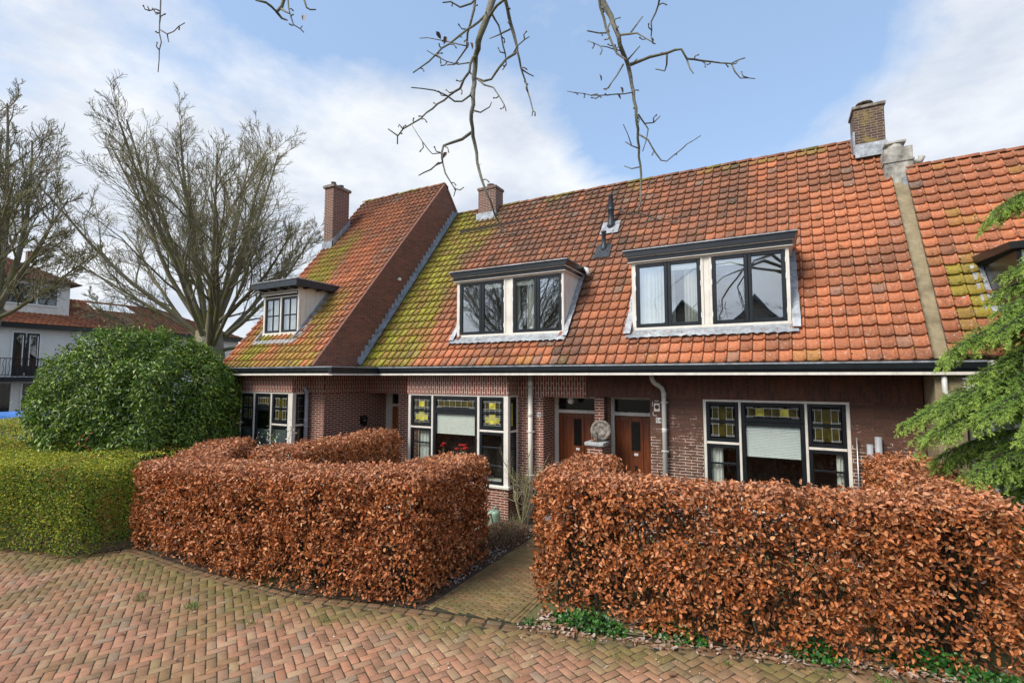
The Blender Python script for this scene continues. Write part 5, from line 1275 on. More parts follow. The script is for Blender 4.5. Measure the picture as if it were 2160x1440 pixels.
# ------------------------------------------------------------------ bare trees
TS = [.90]
def bare_tree(name, label, base, seed, trunk_pts, trunk_r, limbs, levels, mat='bark', group=None, minr=.007, envelope=None):
    R_ = [np.random.default_rng(seed)]; th = thing(name, label, 'tree', group, base)
    tr, cr = MB(), MB(); count = [0]
    def grow(p, d, L, r, lv, up):
        rg = R_[0]
        L = L*(TS[0] if lv == 0 else 1); nseg = 9 if lv == 0 else (6 if lv == 1 else (4 if lv == 2 else 3)); pts = [p.copy()]; ds = [d.copy()]; q = p.copy()
        for k in range(nseg):
            j = Vector(rg.normal(size=3))*(.055 if lv == 0 else .10+.03*lv)
            d = (d + j + Vector((0, 0, up))).normalized(); q = q+d*(L/nseg); pts.append(q.copy()); ds.append(d.copy())
        rr = [max(minr if lv > 1 else minr*1.2, r*(1-.80*(k/nseg)**.9)) for k in range(nseg+1)]
        (tr if lv == 0 else cr).tube(pts, rr, 9 if lv == 0 else (5 if lv == 1 else 3), False); count[0] += 1
        if lv+1 >= len(levels): return
        m, frac, ang = levels[lv+1]; m = int(m*rg.uniform(.8, 1.2))
        for c in range(m):
            t = (.22 if lv == 0 else .15) + (1-(.22 if lv == 0 else .15))*(c+rg.random()*.8)/m; t = min(t, .99); x = t*nseg; i = min(nseg-1, int(x)); p2 = pts[i].lerp(pts[i+1], x-i); dd = ds[i+1]
            a = rad(rg.uniform(*ang)); ax = Vector(rg.normal(size=3)).cross(dd).normalized()
            nd = (Matrix.Rotation(a, 3, ax) @ dd); nd.z += .12; nd.normalize()
            rp = rr[i]
            grow(p2, nd, L*frac*rg.uniform(.6, 1.15)*(1.15-.75*t if lv == 0 else 1.1-.55*t), min(rp*.60, r*.45)*rg.uniform(.7, 1), lv+1, up*.6+.02)
    tr.tube([Vector(q) for q in trunk_pts], trunk_r, 14)
    top = Vector(trunk_pts[-1])
    for li, (az, el, L, r, off) in enumerate(limbs):
        R_[0] = np.random.default_rng(seed*100+li)
        d = Vector((math.cos(rad(az))*math.cos(rad(el)), math.sin(rad(az))*math.cos(rad(el)), math.sin(rad(el))))
        grow(top+Vector((0, 0, off)), d, L, r*.86, 0, .045)
    tr.build('trunk', M[mat], th); cr.build('crown', M['twig' if mat != 'bark' else 'bark'], th)
    return th
LV = [None, (11, .50, (16, 42)), (9, .46, (20, 48)), (10, .58, (20, 48))]
# image-plane left/right around the big tree is azimuth 28.5 (right) / 208.5 (left)
bl = []
rgt = np.random.default_rng(3)
for k, (lean, L, r) in enumerate([(-50, 8.2, .11), (-41, 9.0, .13), (-33, 9.6, .14), (-25, 10.2, .15), (-18, 10.6, .15), (-12, 10.8, .17), (-6, 11.0, .18), (0, 10.8, .17), (6, 10.6, .16), (12, 10.2, .17), (18, 9.8, .16), (25, 9.2, .16), (32, 8.6, .15), (40, 8.0, .14), (49, 7.2, .13), (60, 6.2, .11), (-38, 8.2, .10), (2, 10.2, .13), (-15, 9.8, .13), (22, 9.0, .13), (-60, 6.0, .09), (36, 7.6, .12)]):
    dep = rgt.uniform(-38, 38) if k < 12 else rgt.choice([-48, 48])
    lean *= 1.22; v = Vector((math.sin(rad(lean)), math.tan(rad(dep))*math.cos(rad(lean))*.7, math.cos(rad(lean)))).normalized()
    w_ = Vector((v.x*math.cos(rad(28.5))-v.y*math.sin(rad(28.5)), v.x*math.sin(rad(28.5))+v.y*math.cos(rad(28.5)), v.z))
    bl.append((math.degrees(math.atan2(w_.y, w_.x)), math.degrees(math.asin(w_.z)), L, r, -rgt.uniform(0, 1.4)))
TB = (-21.6, 12.3, 0)
bare_tree('bare_tree', 'large bare many-limbed tree with mossy branches standing behind the green bush', TB, 5,
          [(TB[0]+.3, TB[1], 0), (TB[0]+.1, TB[1], 2.0), (TB[0], TB[1], 4.0), (TB[0]-.1, TB[1], 5.2)], [.72, .58, .62, .50], bl, LV)
far_ = thing('bare_tree', 'bare tree across the street, mirrored in the dormer panes of the middle house', 'tree', None, (-17, -12, 0))
far2 = thing('bare_tree', 'bare tree across the street, mirrored in the rightmost dormer pane of the right house', 'tree', None, (5.0, -13, 0)); far2.scale = (.7, .7, .7)
for ch in list(bpy.data.objects):
    if ch.parent is not None and ch.parent.get('label', '').startswith('large bare many-limbed'):
        c_ = ch.copy(); C.objects.link(c_); c_.parent = far_
        c_ = ch.copy(); C.objects.link(c_); c_.parent = far2
TL2 = (-20.6, 5.35, 0)
bl2 = []
for k, (lean, L, r) in enumerate([(-35, 5.6, .11), (-16, 6.6, .13), (-3, 7.2, .14), (6, 6.6, .13), (20, 4.8, .12), (34, 4.3, .10), (76, 4.0, .08), (-50, 5, .10), (-9, 6.4, .12)]):
    dep = rgt.uniform(-35, 35)
    v = Vector((math.sin(rad(lean)), math.tan(rad(dep))*math.cos(rad(lean))*.7, math.cos(rad(lean)))).normalized()
    w_ = Vector((v.x*math.cos(rad(28.5))-v.y*math.sin(rad(28.5)), v.x*math.sin(rad(28.5))+v.y*math.cos(rad(28.5)), v.z))
    bl2.append((math.degrees(math.atan2(w_.y, w_.x)), math.degrees(math.asin(w_.z)), L, r, -rgt.uniform(0, .5)))
TS[0] = .96
bare_tree('bare_tree', 'smaller bare tree at the left edge in front of the far white house', TL2, 8,
          [(TL2[0]-.9, TL2[1]-.3, 0), (TL2[0]-.7, TL2[1]-.2, 2.5), (TL2[0]-.35, TL2[1]-.1, 4.4), (TL2[0], TL2[1], 5.3)], [.36, .31, .28, .25], bl2, [None, (14, .44, (20, 46)), (9, .50, (20, 50)), (8, .60, (22, 52))])

# ------------------------------------------------------------------ boughs of the street tree hanging over the camera
YAW, TILT, HC, FPX = rad(28.5), rad(4.06), 3.25, 1029.0
FWD = Vector((-math.sin(YAW)*math.cos(TILT), math.cos(YAW)*math.cos(TILT), math.sin(TILT))); RGT = Vector((math.cos(YAW), math.sin(YAW), 0)); UPV = RGT.cross(FWD)
def at(px, py, dist): return Vector((0, 0, HC)) + (FWD + RGT*((px-1080)/FPX) - UPV*((py-720)/FPX))*dist
def zA(l): return [(780+x/2.571, y/2.571) for x, y in l]
def zC(l): return [(300+x/3.6, y/3.6) for x, y in l]
A_main = zA([(700,-150),(665,0),(640,90),(600,190),(575,300),(565,420),(560,530),(550,650),(560,740),(580,830),(595,930),(620,1010),(655,1090),(680,1170),(715,1240),(740,1272),(790,1265)])
boughs = [  # (points, start width px, end width px)
 [(A_main, 17, 2.6), (zA([(640,70),(590,120),(530,160),(480,200),(430,240),(360,295),(320,335),(270,370),(235,395)]), 6, 2.6), (zA([(575,-60),(570,0),(555,90),(530,180),(525,260),(490,310),(460,350),(420,352)]), 7, 2.6),
  (zA([(560,310),(540,390),(510,430),(490,480),(430,520),(340,590),(240,665),(180,700),(150,740),(150,782)]), 6, 2.6), (zA([(180,700),(160,675),(155,690)]), 3, 2), (zA([(150,735),(100,700)]), 3, 2),
  (zA([(555,510),(500,550),(460,550),(420,520),(350,490),(280,480),(225,475)]), 4.5, 2.2), (zA([(555,715),(500,755),(440,775),(400,790),(390,830),(395,880),(330,920),(265,952)]), 7, 2.2),
  (zA([(395,880),(410,940),(440,990),(465,1030),(455,1065)]), 4, 2), (zA([(465,1025),(490,1030),(510,1015)]), 3, 2), (zA([(385,830),(340,835),(320,815),(260,730),(230,680)]), 2.5, 1.4),
  (zA([(735,-60),(735,0),(755,90),(780,180),(800,260),(790,290),(740,320),(700,370),(660,430),(620,440),(580,425)]), 9, 4), (zA([(798,270),(820,370),(850,460),(870,540),(885,600),(880,628)]), 5, 2.2), (zA([(822,375),(860,400),(890,415)]), 3.5, 2),
  (zA([(662,75),(700,140),(715,200),(735,290),(740,350),(720,380)]), 5, 2.2), (zA([(580,425),(620,460),(670,475),(700,520),(730,570),(740,603)]), 4.5, 2), (zA([(565,600),(600,610),(650,580),(660,555)]), 4, 2), (zA([(650,90),(690,30),(735,-5)]), 6, 5),
  (zA([(395,15),(440,10),(490,40),(550,20),(572,-5)][::-1]), 5, 2.6), (zA([(525,250),(480,240),(420,225),(350,212),(270,208)]), 3, 1.6), (zA([(545,340),(480,350),(420,335),(360,305),(310,275)]), 3, 1.4), (zA([(780,290),(800,250),(840,215),(865,200)]), 3.5, 2), (zA([(760,160),(700,190),(650,210)]), 4, 2)],
 [(zA([(1230,-120),(1258,0),(1290,60),(1320,130),(1350,200),(1370,280),(1400,350),(1415,420),(1430,500),(1445,590),(1455,700),(1460,800),(1468,900),(1470,1000),(1472,1080),(1455,1160)]), 13, 3),
  (zA([(1415,350),(1480,325),(1560,300),(1620,285),(1690,268),(1720,320),(1800,330),(1900,342),(1960,345),(2000,325),(2035,315)]), 7, 2.4), (zA([(1960,345),(1980,390),(2010,425),(2090,428)]), 3.5, 1.8), (zA([(1612,288),(1610,350),(1600,385),(1550,375)]), 4.5, 2.4),
  (zA([(1720,325),(1735,370),(1755,400)]), 4, 2), (zA([(1352,190),(1410,185),(1450,180),(1500,210),(1550,240)]), 5, 2), (zA([(1410,185),(1450,130),(1480,90)]), 4, 2.4), (zA([(1575,-60),(1570,0),(1550,70),(1525,120),(1525,200),(1540,240)]), 5, 2.4),
  (zA([(1375,350),(1340,410),(1310,450),(1280,490)]), 4, 2), (zA([(1432,500),(1380,510),(1300,515),(1200,518),(1070,495)]), 3, 1.6), (zA([(1455,620),(1490,670),(1540,665),(1575,630)]), 4, 2), (zA([(1460,730),(1510,760),(1550,830),(1580,870),(1610,875),(1690,810),(1795,735)]), 4, 1.8),
  (zA([(1460,805),(1420,790),(1385,768)]), 3, 2), (zA([(1420,790),(1400,730),(1375,675)]), 2.4, 1.4), (zA([(1465,905),(1420,915),(1380,900)]), 3, 2), (zA([(1458,1155),(1530,1180),(1640,1205),(1710,1170)]), 2.8, 1.5), (zA([(1455,1160),(1400,1165),(1340,1125)]), 2.4, 1.4),
  (zA([(1300,130),(1280,180),(1240,180),(1180,168)]), 4, 3), (zA([(1235,-60),(1250,40),(1270,100),(1300,200),(1340,290),(1400,330)]), 6, 4), (zA([(1400,325),(1430,290),(1465,250)]), 4, 2), (zA([(1420,350),(1450,320)]), 3, 2), (zA([(1490,670),(1510,700),(1500,760),(1480,820)]), 3, 2), (zA([(1330,270),(1250,250),(1180,222)]), 2.4, 1.4), (zA([(1470,1060),(1500,1050),(1525,990)]), 2.4, 1.4)],
 [(zC([(150,-200),(140,0),(137,100),(130,250),(145,320),(130,380),(128,460),(120,550)]), 4, 1.6), (zC([(135,85),(100,70),(55,82),(40,50)]), 3, 2), (zC([(140,230),(190,260),(240,240),(325,175)]), 3, 1.6), (zC([(190,260),(200,320)]), 2.4, 1.6), (zC([(135,100),(105,110),(98,95)]), 2.6, 1.6)],
 [(zC([(1120,-180),(1075,0),(1060,50),(1020,90),(980,50),(940,20),(860,0)]), 10, 4), (zC([(1020,90),(1060,140),(1100,155)]), 6, 3), (zC([(1095,-60),(1107,0),(1130,130),(1150,190),(1200,220),(1228,248)]), 3.4, 2), (zC([(1060,70),(1090,90),(1120,104)]), 5, 3), (zC([(1220,-60),(1230,0),(1250,60),(1275,75),(1320,75)]), 5, 2.6), (zC([(1200,220),(1215,198)]), 2.4, 1.6)]]
def over_tree():
    rg = np.random.default_rng(91); th = thing('street_tree', 'bare street tree whose knobbly boughs hang down across the top of the view', 'tree', None, (1.6, -3.2, 0))
    MB().tube([(1.6, -3.2, 0), (1.55, -3.2, 2.5), (1.3, -3.0, 5.0), (.9, -2.4, 7.0)], [.26, .22, .18, .12], 12).build('trunk', M['bark'], th)
    dists = (3.2, 3.5, 3.6, 3.0)
    for gi, grp in enumerate(boughs):
        mb = MB(); D0 = dists[gi]; spine = None
        for bi, (pts, w0, w1) in enumerate(grp):
            P3 = []; Rr = []
            # resample with small kinks so that the twigs are knobbly
            for i in range(len(pts)-1):
                (xa, ya), (xb, yb) = pts[i], pts[i+1]; k = max(1, int(math.hypot(xb-xa, yb-ya)/14))
                for j in range(k):
                    t = j/k; P3.append((xa+(xb-xa)*t+(rg.uniform(-2.2, 2.2) if 0 < t else 0), ya+(yb-ya)*t+(rg.uniform(-2.2, 2.2) if 0 < t else 0)))
            P3.append(pts[-1]); n = len(P3); off = rg.uniform(-.35, .35) if bi else 0
            W3, R3 = [], []
            for i, (x, y) in enumerate(P3):
                t = i/(n-1); d = D0 + off*t*1.2 + .05*math.sin(i*.6+bi)
                W3.append(at(x, y, d)); wd = w0+(w1-w0)*t**.8; R3.append(wd/2/FPX*d*(1+.18*(rg.random()-.4)))
            mb.tube(W3, R3, 7 if w0 > 5 else 5)
            if bi == 0: root = (W3[0], R3[0])
            # short spurs and buds
            for i in range(2, n-1):
                if rg.random() < (.60 if w0 < 9 else .26):
                    (x, y) = P3[i]; t = i/(n-1); d = D0+off*t*1.2+.05*math.sin(i*.6+bi); a = rg.uniform(0, 2*PI); l = rg.uniform(5, 21)
                    m1 = at(x+math.cos(a)*l*.6, y+math.sin(a)*l*.6, d+rg.uniform(-.04, .04)); m2 = at(x+math.cos(a+.4)*l, y+math.sin(a+.4)*l, d+rg.uniform(-.06, .06))
                    r0 = 1.2/FPX*d; mb.tube([W3[i], m1, m2], [r0*1.3, r0, r0*.9], 5); mb.lathe([(.001, -.006), (r0*1.7, 0), (.001, .012)], m2, 5, (m2-m1))
        # up and back to the crown of the tree
        top = Vector((.9, -2.4, 7.0)); p0, r0 = root; mid = (p0+top)/2+Vector((0, 0, 1.1))
        mb.tube([p0, p0.lerp(mid, .5)+Vector((0, 0, .35)), mid, mid.lerp(top, .6)+Vector((0, 0, .2)), top], [r0, r0*1.3, r0*1.8+.01, r0*2+.02, r0*2+.03], 8)
        mb.build('bough', M['barkgrey'], th)
    # a few dead leaves still hanging
    pts = [(643, 37, 3.0), (780+415/2.571, 215/2.571, 3.25), (780+545/2.571, 245/2.571, 3.25), (780+1358/2.571, 485/2.571, 3.55), (780+1342/2.571, 520/2.571, 3.55), (780+418/2.571, 840/2.571, 3.3), (780+605/2.571, 905/2.571, 3.3), (780+360/2.571, 185/2.571, 3.3), (780+1245/2.571, 415/2.571, 3.5)]
    P = np.array([tuple(at(*q)+Vector((0, 0, .02))) for q in pts]); n = len(P)
    T = np.tile((.1, .0, -1.0), (n, 1))+rg.normal(size=(n, 3))*.35; T /= np.linalg.norm(T, axis=1, keepdims=True); B = np.cross(T, np.tile(tuple(FWD), (n, 1))+rg.normal(size=(n, 3))*.8); B /= np.linalg.norm(B, axis=1, keepdims=True)
    leaves('dead_leaves', P, T, B, np.cross(T, B), .055, .028, np.tile((.12,.07,.05), (n, 1)), 'beech', th, rg=rg, curl=.6)
over_tree()

# moss tufts standing in the joints and along the lower edges of the tiles
def roof_moss(parent, S, nrm, nc, nr, prob, n, seed, u0=0., u1=1.):
    rg = np.random.default_rng(seed); u = rg.uniform(u0, u1, n); v = (rg.integers(0, nr, n) + rg.normal(size=n)*.05 - .06)/nr; j = rg.random(n) < .35
    u = np.where(j, (np.floor(u*nc)+rg.normal(size=n)*.05)/nc, u); v = np.where(j, rg.random(n), v); v = np.clip(v, 0, .995)
    P = S(u[:, None], v[:, None]); k = rg.random(n) < prob(P); P = P[k]; n = len(P)
    P = P + nrm*(.028+.022*rg.random((n, 1))); T, B, Nn = orient(np.tile(nrm, (n, 1)), .9, rg, n)
    pal = np.array([(.22,.22,.02), (.13,.15,.02), (.30,.28,.035), (.09,.085,.03)])
    o = leaves('moss', P, T, B, Nn, .034*(.5+rg.random(n)), .026, pal[rg.integers(0, 4, n)]*(.7+.6*rg.random((n, 1))), 'privet', parent, rg=rg); o['kind'] = 'stuff'
def pm(P):
    x, z = P[:,0], P[:,2]; m = sstep(-7.75, -8.9, x+(fbm(x*.7, z*.9, 0, 3)-.5)*2.2)*.9
    m = np.maximum(m, sstep(8.3, 8.6, z)*.35*(fbm(x*1.5, z, 0, 9) > .45)); m = np.maximum(m, .05+.25*(fbm(x*1.8, z*1.8, 0, 12) > .62)); return np.where(skip_main(P), 0, m)
roof_moss(roof, SM, nM, 58, 26, pm, 15000, 1, 0, SP/58); roof_moss(roof2, S2, n2, 58, 26, pm, 9000, 2, SP/58, 1)
def pl_(P):
    x, z = P[:,0], P[:,2]; nz = fbm(x*.9, z*.7, 0, 31); m = sstep(.9, .1, np.abs((x+12.55)-(z-6.0)*.02)/1.15+(nz-.5)*1.1)*sstep(8.6, 7.2, z)
    return np.where(skip_left(P), 0, np.maximum(m, .12))
roof_moss(roofl, SL, nL, 20, 33, pl_, 7000, 3)
roof_moss(roofn, SN, nM, 29, 20, lambda P: np.where(skip_n(P), 0, .08+.8*sstep(.4, .1, np.abs(P[:,0]-2.72-(5.0-P[:,2])*.12))*sstep(5.6, 5.0, P[:,2])), 3500, 4, 0, .6)
# =================================================================== SMALL THINGS
wc = thing('watering_can', 'pale green watering can standing on the soil by the bay window', 'watering can', None, (-5.46, 9.30, .02))
bx, by, bz = -5.46, 9.30, .02
MB().lathe([(.115, 0), (.135, .02), (.135, .05), (.125, .07), (.105, .26), (.108, .28), (.07, .34), (.05, .34)], (bx, by, bz), 20).build('can_body', M['can'], wc)
MB().tube([(bx+.02, by-.12, bz+.08), (bx+.03, by-.18, bz+.16), (bx+.03, by-.22, bz+.27), (bx+.03, by-.25, bz+.34)], [.028, .024, .018, .016], 10).lathe([(.016, 0), (.045, .05), (.048, .06)], (bx+.03, by-.25, bz+.33), 12, (0, -.6, .8)).build('can_spout', M['can'], wc)
MB().tube([(bx, by-.07, bz+.33), (bx, by-.03, bz+.42), (bx, by+.06, bz+.43), (bx, by+.14, bz+.34), (bx, by+.13, bz+.12)], .012, 8).build('can_handle', M['can'], wc)

# stone disc and lantern on the low pillar
sd = thing('stone_disc', 'round grey carved stone disc leaning above the low brick pillar between the doors', 'stone disc', None, (-3.40, 10.16, 1.87))
mb = MB(); ax = (0.10, -1, .16)
mb.lathe([(.20, 0), (.222, .012), (.222, .045), (.205, .058), (.17, .058), (.16, .040), (.135, .040), (.125, .056), (.07, .050), (.06, .036), (.0, .036)], (-3.36, 10.19, 2.093), 28, ax)
mb.build('stone_disc_body', M['stone'], sd)
lt = thing('candle_lantern', 'small glass lantern with an amber candle on the pillar cap', 'lantern', None, (-3.43, 9.98, 1.87))
x, y, z = -3.43, 9.97, 1.871
f = MB()
for a in (-.05, .05):
    for b in (-.05, .05): f.box(x+a-.005, x+a+.005, y+b-.005, y+b+.005, z, z+.17)
f.box(x-.06, x+.06, y-.06, y+.06, z, z+.008); f.box(x-.06, x+.06, y-.06, y+.06, z+.17, z+.178)
f.lathe([(.07, 0), (.03, .045), (.015, .05)], (x, y, z+.178), 4); f.tube([(x-.04, y, z+.20), (x-.03, y, z+.28), (x+.03, y, z+.28), (x+.04, y, z+.20)], .004, 5)
f.build('lantern_frame', M['stone'], lt)
MB().box(x-.045, x+.045, y-.048, y-.045, z+.01, z+.17).box(x+.045, x+.048, y-.045, y+.045, z+.01, z+.17).build('lantern_pane', M['glass'], lt)
MB().lathe([(.03, 0), (.03, .07), (.01, .072)], (x, y, z+.008), 12).build('candle', M['amber'], lt)

# bare shrub by the downpipe
def shrub():
    rg = np.random.default_rng(5); x, y = -5.02, 9.72; th = thing('bare_shrub', 'leafless upright shrub in front of the cream downpipe', 'shrub', None, (x, y, 0)); mb = MB()
    def g(p, d, L, r, lv):
        pts = [p]; q = p
        for k in range(5): d = (d+Vector(rg.normal(size=3))*.10+Vector((0, 0, .06))).normalized(); q = q+d*L/5; pts.append(q)
        mb.tube(pts, [r*(1-.13*k) for k in range(6)], 5, False)
        if lv < 3:
            for k in range(4 if lv < 2 else 3):
                i = rg.integers(1, 5); g(pts[i], (d+Vector(rg.normal(size=3))*.55).normalized(), L*rg.uniform(.35, .62), r*.55, lv+1)
    for k in range(9):
        a = rg.uniform(0, 2*PI); e = rg.uniform(.2, .8); g(Vector((x, y, .0)), Vector((math.cos(a)*e, math.sin(a)*e*.6, 1)).normalized(), rg.uniform(1.0, 1.5), .019, 1)
    mb.build('shrub_stems', M['olivestem'], th)
shrub()

def clump(name, label, cat, cx, cy, rx, ry, h, n, L, W, pal, mat, seed, kind=None, upright=.6, zb=0.0):
    rg = np.random.default_rng(seed); a = rg.uniform(0, 2*PI, n); r = np.sqrt(rg.random(n)); x = cx+np.cos(a)*r*rx; y = cy+np.sin(a)*r*ry
    z = zb + h*rg.random(n)*np.clip(1.15-r, .1, 1)*(.6+.7*vnoise(x*5, y*5, 0, seed)); P = np.stack([x, y, z], 1)
    T, B, Nn = orient(np.tile((0, -.25, upright), (n, 1)), .55, rg, n); pal = np.array(pal); c = pal[rg.integers(0, len(pal), n)]*(.7+.6*rg.random((n, 1)))
    sz = .7+.6*rg.random(n)
    o = leaves(name, P, T, B, Nn, L*sz, W*sz, c, mat, None, rg=rg)
    return tag(o, label, cat, None, kind)
GP = [(.03,.12,.02), (.05,.17,.025), (.08,.20,.03), (.025,.08,.015)]
clump('geranium_clump', 'leafy green clump at the path corner of the right hedge', 'plant', -2.28, 6.28, .50, .20, .26, 700, .045, .045, GP, 'leaf', 1)
clump('geranium_clump', 'small sparse green clump under the left half of the right hedge', 'plant', -1.25, 6.52, .42, .14, .20, 380, .042, .042, GP, 'leaf', 2)
clump('geranium_clump', 'compact green clump under the middle of the right hedge', 'plant', .30, 6.86, .30, .16, .22, 430, .045, .045, GP, 'leaf', 3)
clump('geranium_clump', 'long green clump under the far right end of the right hedge', 'plant', 1.55, 7.22, .75, .18, .22, 800, .045, .045, GP, 'leaf', 4)
clump('geranium_clump', 'tiny green seedling patch beside the path edge', 'plant', -2.98, 6.02, .12, .08, .06, 60, .03, .03, GP, 'leaf', 5)
DP = [(.16,.075,.045), (.24,.12,.07), (.10,.05,.03), (.30,.19,.12)]
def perennials():
    rg = np.random.default_rng(15); th = thing('dead_perennials', 'low clump of brown dead stems and leaves between the watering can and the path', 'plant', None, (-4.95, 8.75, 0))
    n = 2600; a = rg.uniform(0, 2*PI, n); r = np.sqrt(rg.random(n)); x = -4.95+np.cos(a)*r*.50; y = 8.65+np.sin(a)*r*.75
    P = np.stack([x, y, .03+.30*rg.random(n)*(1.1-r*.7)], 1); T, B, Nn = orient(np.tile((0, -.6, .3), (n, 1)), .9, rg, n)
    pal = np.array(DP); leaves('dried_leaves', P, T, B, Nn, .05*(.6+.8*rg.random(n)), .018, pal[rg.integers(0, 4, n)]*(.7+.6*rg.random((n, 1))), 'beech', th, rg=rg)
    mb = MB()
    for k in range(260):
        a = rg.uniform(0, 2*PI); r = math.sqrt(rg.random()); p = Vector((-4.95+math.cos(a)*r*.45, 8.65+math.sin(a)*r*.7, 0)); d = Vector((rg.uniform(-.35, .35), rg.uniform(-.35, .35), 1)).normalized(); L = rg.uniform(.2, .46)
        mb.tube([p, p+d*L*.5, p+d*L+Vector((rg.uniform(-.04, .04), 0, -.01))], [.004, .003, .002], 3, False)
    mb.build('dried_stems', M['olivestem'], th)
perennials()
clump('garden_weeds', 'bright green weedy patch beside the watering can', 'weeds', -5.15, 9.35, .25, .18, .16, 260, .05, .018, GP, 'leaf', 7)
# flowering sprig at the left bay window
def sprig():
    rg = np.random.default_rng(25); x, y = -10.6, 7.7; th = thing('flowering_sprig', 'thin pale-flowered shoot in front of the left bay window', 'plant', None, (x, y, 0)); mb = MB(); P = []
    for k in range(6):
        d = Vector((rg.uniform(-.28, .28), rg.uniform(-.15, .15), 1)).normalized(); p = Vector((x, y, .1)); L = rg.uniform(1.75, 2.12); q = p+d*L; mb.tube([p, p+d*L*.5, q], [.009, .006, .003], 4, False)
        for j in range(16): P.append(tuple(q-d*rg.uniform(0, .4)+Vector(rg.normal(size=3))*.05))
    mb.build('stems', M['olivestem'], th); P = np.array(P); n = len(P); T, B, Nn = orient(np.tile((0, -.5, .5), (n, 1)), .8, rg, n)
    c = np.where(rg.random((n, 1)) < .5, (.75, .74, .68), (.16, .26, .09)); leaves('sprig_leaves', P, T, B, Nn, .07, .022, c, 'leaf', th, rg=rg)
sprig()
# red flowers inside the middle bay window
def potplant():
    rg = np.random.default_rng(35)
    for i, (x, lab) in enumerate(((-7.38, 'single red bloom on the sill inside the middle bay window, nearer the left'), (-6.82, 'pair of red blooms on the sill inside the middle bay window, nearer the right'))):
        y = 9.98; th = thing('potted_flower', lab, 'potted flower', 'red flowers on the inner window sill', (x, y, .85))
        MB().lathe([(.05, 0), (.07, .12), (.075, .12), (.06, .11)], (x, y, .85), 12).build('flower_pot', M['stone'], th)
        s, b = MB(), MB()
        for k in range(2 if i == 0 else 5):
            px = x+rg.uniform(-.15, .15)*(.3 if i == 0 else 1); pz = 1.50+rg.uniform(-.05, .06); s.tube([(x, y, .95), ((x+px)/2, y, 1.25), (px, y, pz)], .006, 5)
            for j in range(5): 
                a = 2*PI*j/5; b.lathe([(.005, 0), (.026, .02), (.03, .05), (.004, .06)], (px+.018*math.cos(a), y+.018*math.sin(a), pz), 7, (math.cos(a)*.6, math.sin(a)*.6, 1))
        s.build('flower_stem', M['leaf'] if False else M['olivestem'], th); b.build('bloom', M['red'], th)
    MB().box(-8.2, -5.6, 9.9, 10.15, .80, .845).build('window_sill', M['cream'], hm)
potplant()
# blue tarpaulin over a low shed far left
tp = MB(); tp.smooth = True; nx_, ny_ = 26, 14; i0 = 0; rg = np.random.default_rng(45)
for i in range(nx_):
    for j in range(ny_):
        u, v = i/(nx_-1), j/(ny_-1); x = -29.0+3.4*u; y = 6.0+3.2*v; ed = min(u, 1-u, v, 1-v); z = 1.80*min(1, .15+ed*9) + .05*math.sin(u*23+v*9)+.03*math.sin(u*9-v*17) - .10*(1-u)
        tp.v.append((x, y, z))
for i in range(nx_-1):
    for j in range(ny_-1): tp.face((i*ny_+j, (i+1)*ny_+j, (i+1)*ny_+j+1, i*ny_+j+1))
tag(tp.build('tarpaulin', M['tarp']), 'bright blue tarpaulin spread behind the left hedge', 'tarpaulin')

# ------------------------------------------------------------------ litter on the paving (stuff)
def litter(name, label, n, xr, dr, pal, L, W, seed, flat=True, mat='petal', z=.012):
    rg = np.random.default_rng(seed); x = rg.uniform(*xr, n); d = dr[0] + (dr[1]-dr[0])*rg.random(n)**1.6; y = edge_y(x)-d
    P = np.stack([x, y, np.full(n, z)+rg.random(n)*.01], 1); T, B, Nn = orient(np.tile((0, 0, 1.0), (n, 1)), .22, rg, n); pal = np.array(pal)
    o = leaves(name, P, T, B, Nn, L*(.5+rg.random(n)), W*(.5+rg.random(n)), pal[rg.integers(0, len(pal), n)]*(.75+.5*rg.random((n, 1))), mat, None, rg=rg, fold=.2)
    return tag(o, label, 'litter', None, 'stuff')
litter('fallen_petals', 'small pale petals scattered over the herringbone paving', 900, (-13, 2.5), (.0, 2.2), [(.62,.58,.45), (.55,.50,.25), (.70,.68,.62)], .017, .010, 61)
litter('fallen_leaves', 'dry brown and pale leaves lying along the foot of the right hedge', 1500, (-3.0, 2.3), (-.38, .20), [(.32,.17,.10), (.42,.30,.22), (.25,.12,.06), (.48,.38,.32)], .070, .035, 62, mat='beech', z=.02)
litter('street_leaves', 'single dry leaves on the street paving', 46, (-13, 2.3), (.1, 2.6), [(.34,.20,.13), (.46,.38,.30), (.22,.10,.05)], .065, .032, 63, mat='beech')
litter('hedge_litter', 'brown leaf litter along the foot of the left hedges', 420, (-12.5, -4.4), (-.35, .06), [(.24,.11,.05), (.34,.20,.12), (.16,.08,.05)], .065, .032, 64, mat='beech', z=.02)
def gravel():
    rg = np.random.default_rng(65); n = 5200; x = rg.uniform(-8.0, -4.5, n); y = rg.uniform(6.2, 9.6, n); P = np.stack([x, y, .015+rg.random(n)*.015], 1)
    T, B, Nn = orient(np.tile((0, 0, 1.0), (n, 1)), .5, rg, n); pal = np.array([(.42,.36,.31), (.30,.22,.17), (.52,.47,.42), (.20,.12,.08)])
    tag(leaves('garden_gravel', P, T, B, Nn, .05*(.5+rg.random(n)), .035, pal[rg.integers(0, 4, n)], 'petal', None, rg=rg), 'pale wood chips and gravel covering the middle garden', 'gravel', None, 'stuff')
gravel()
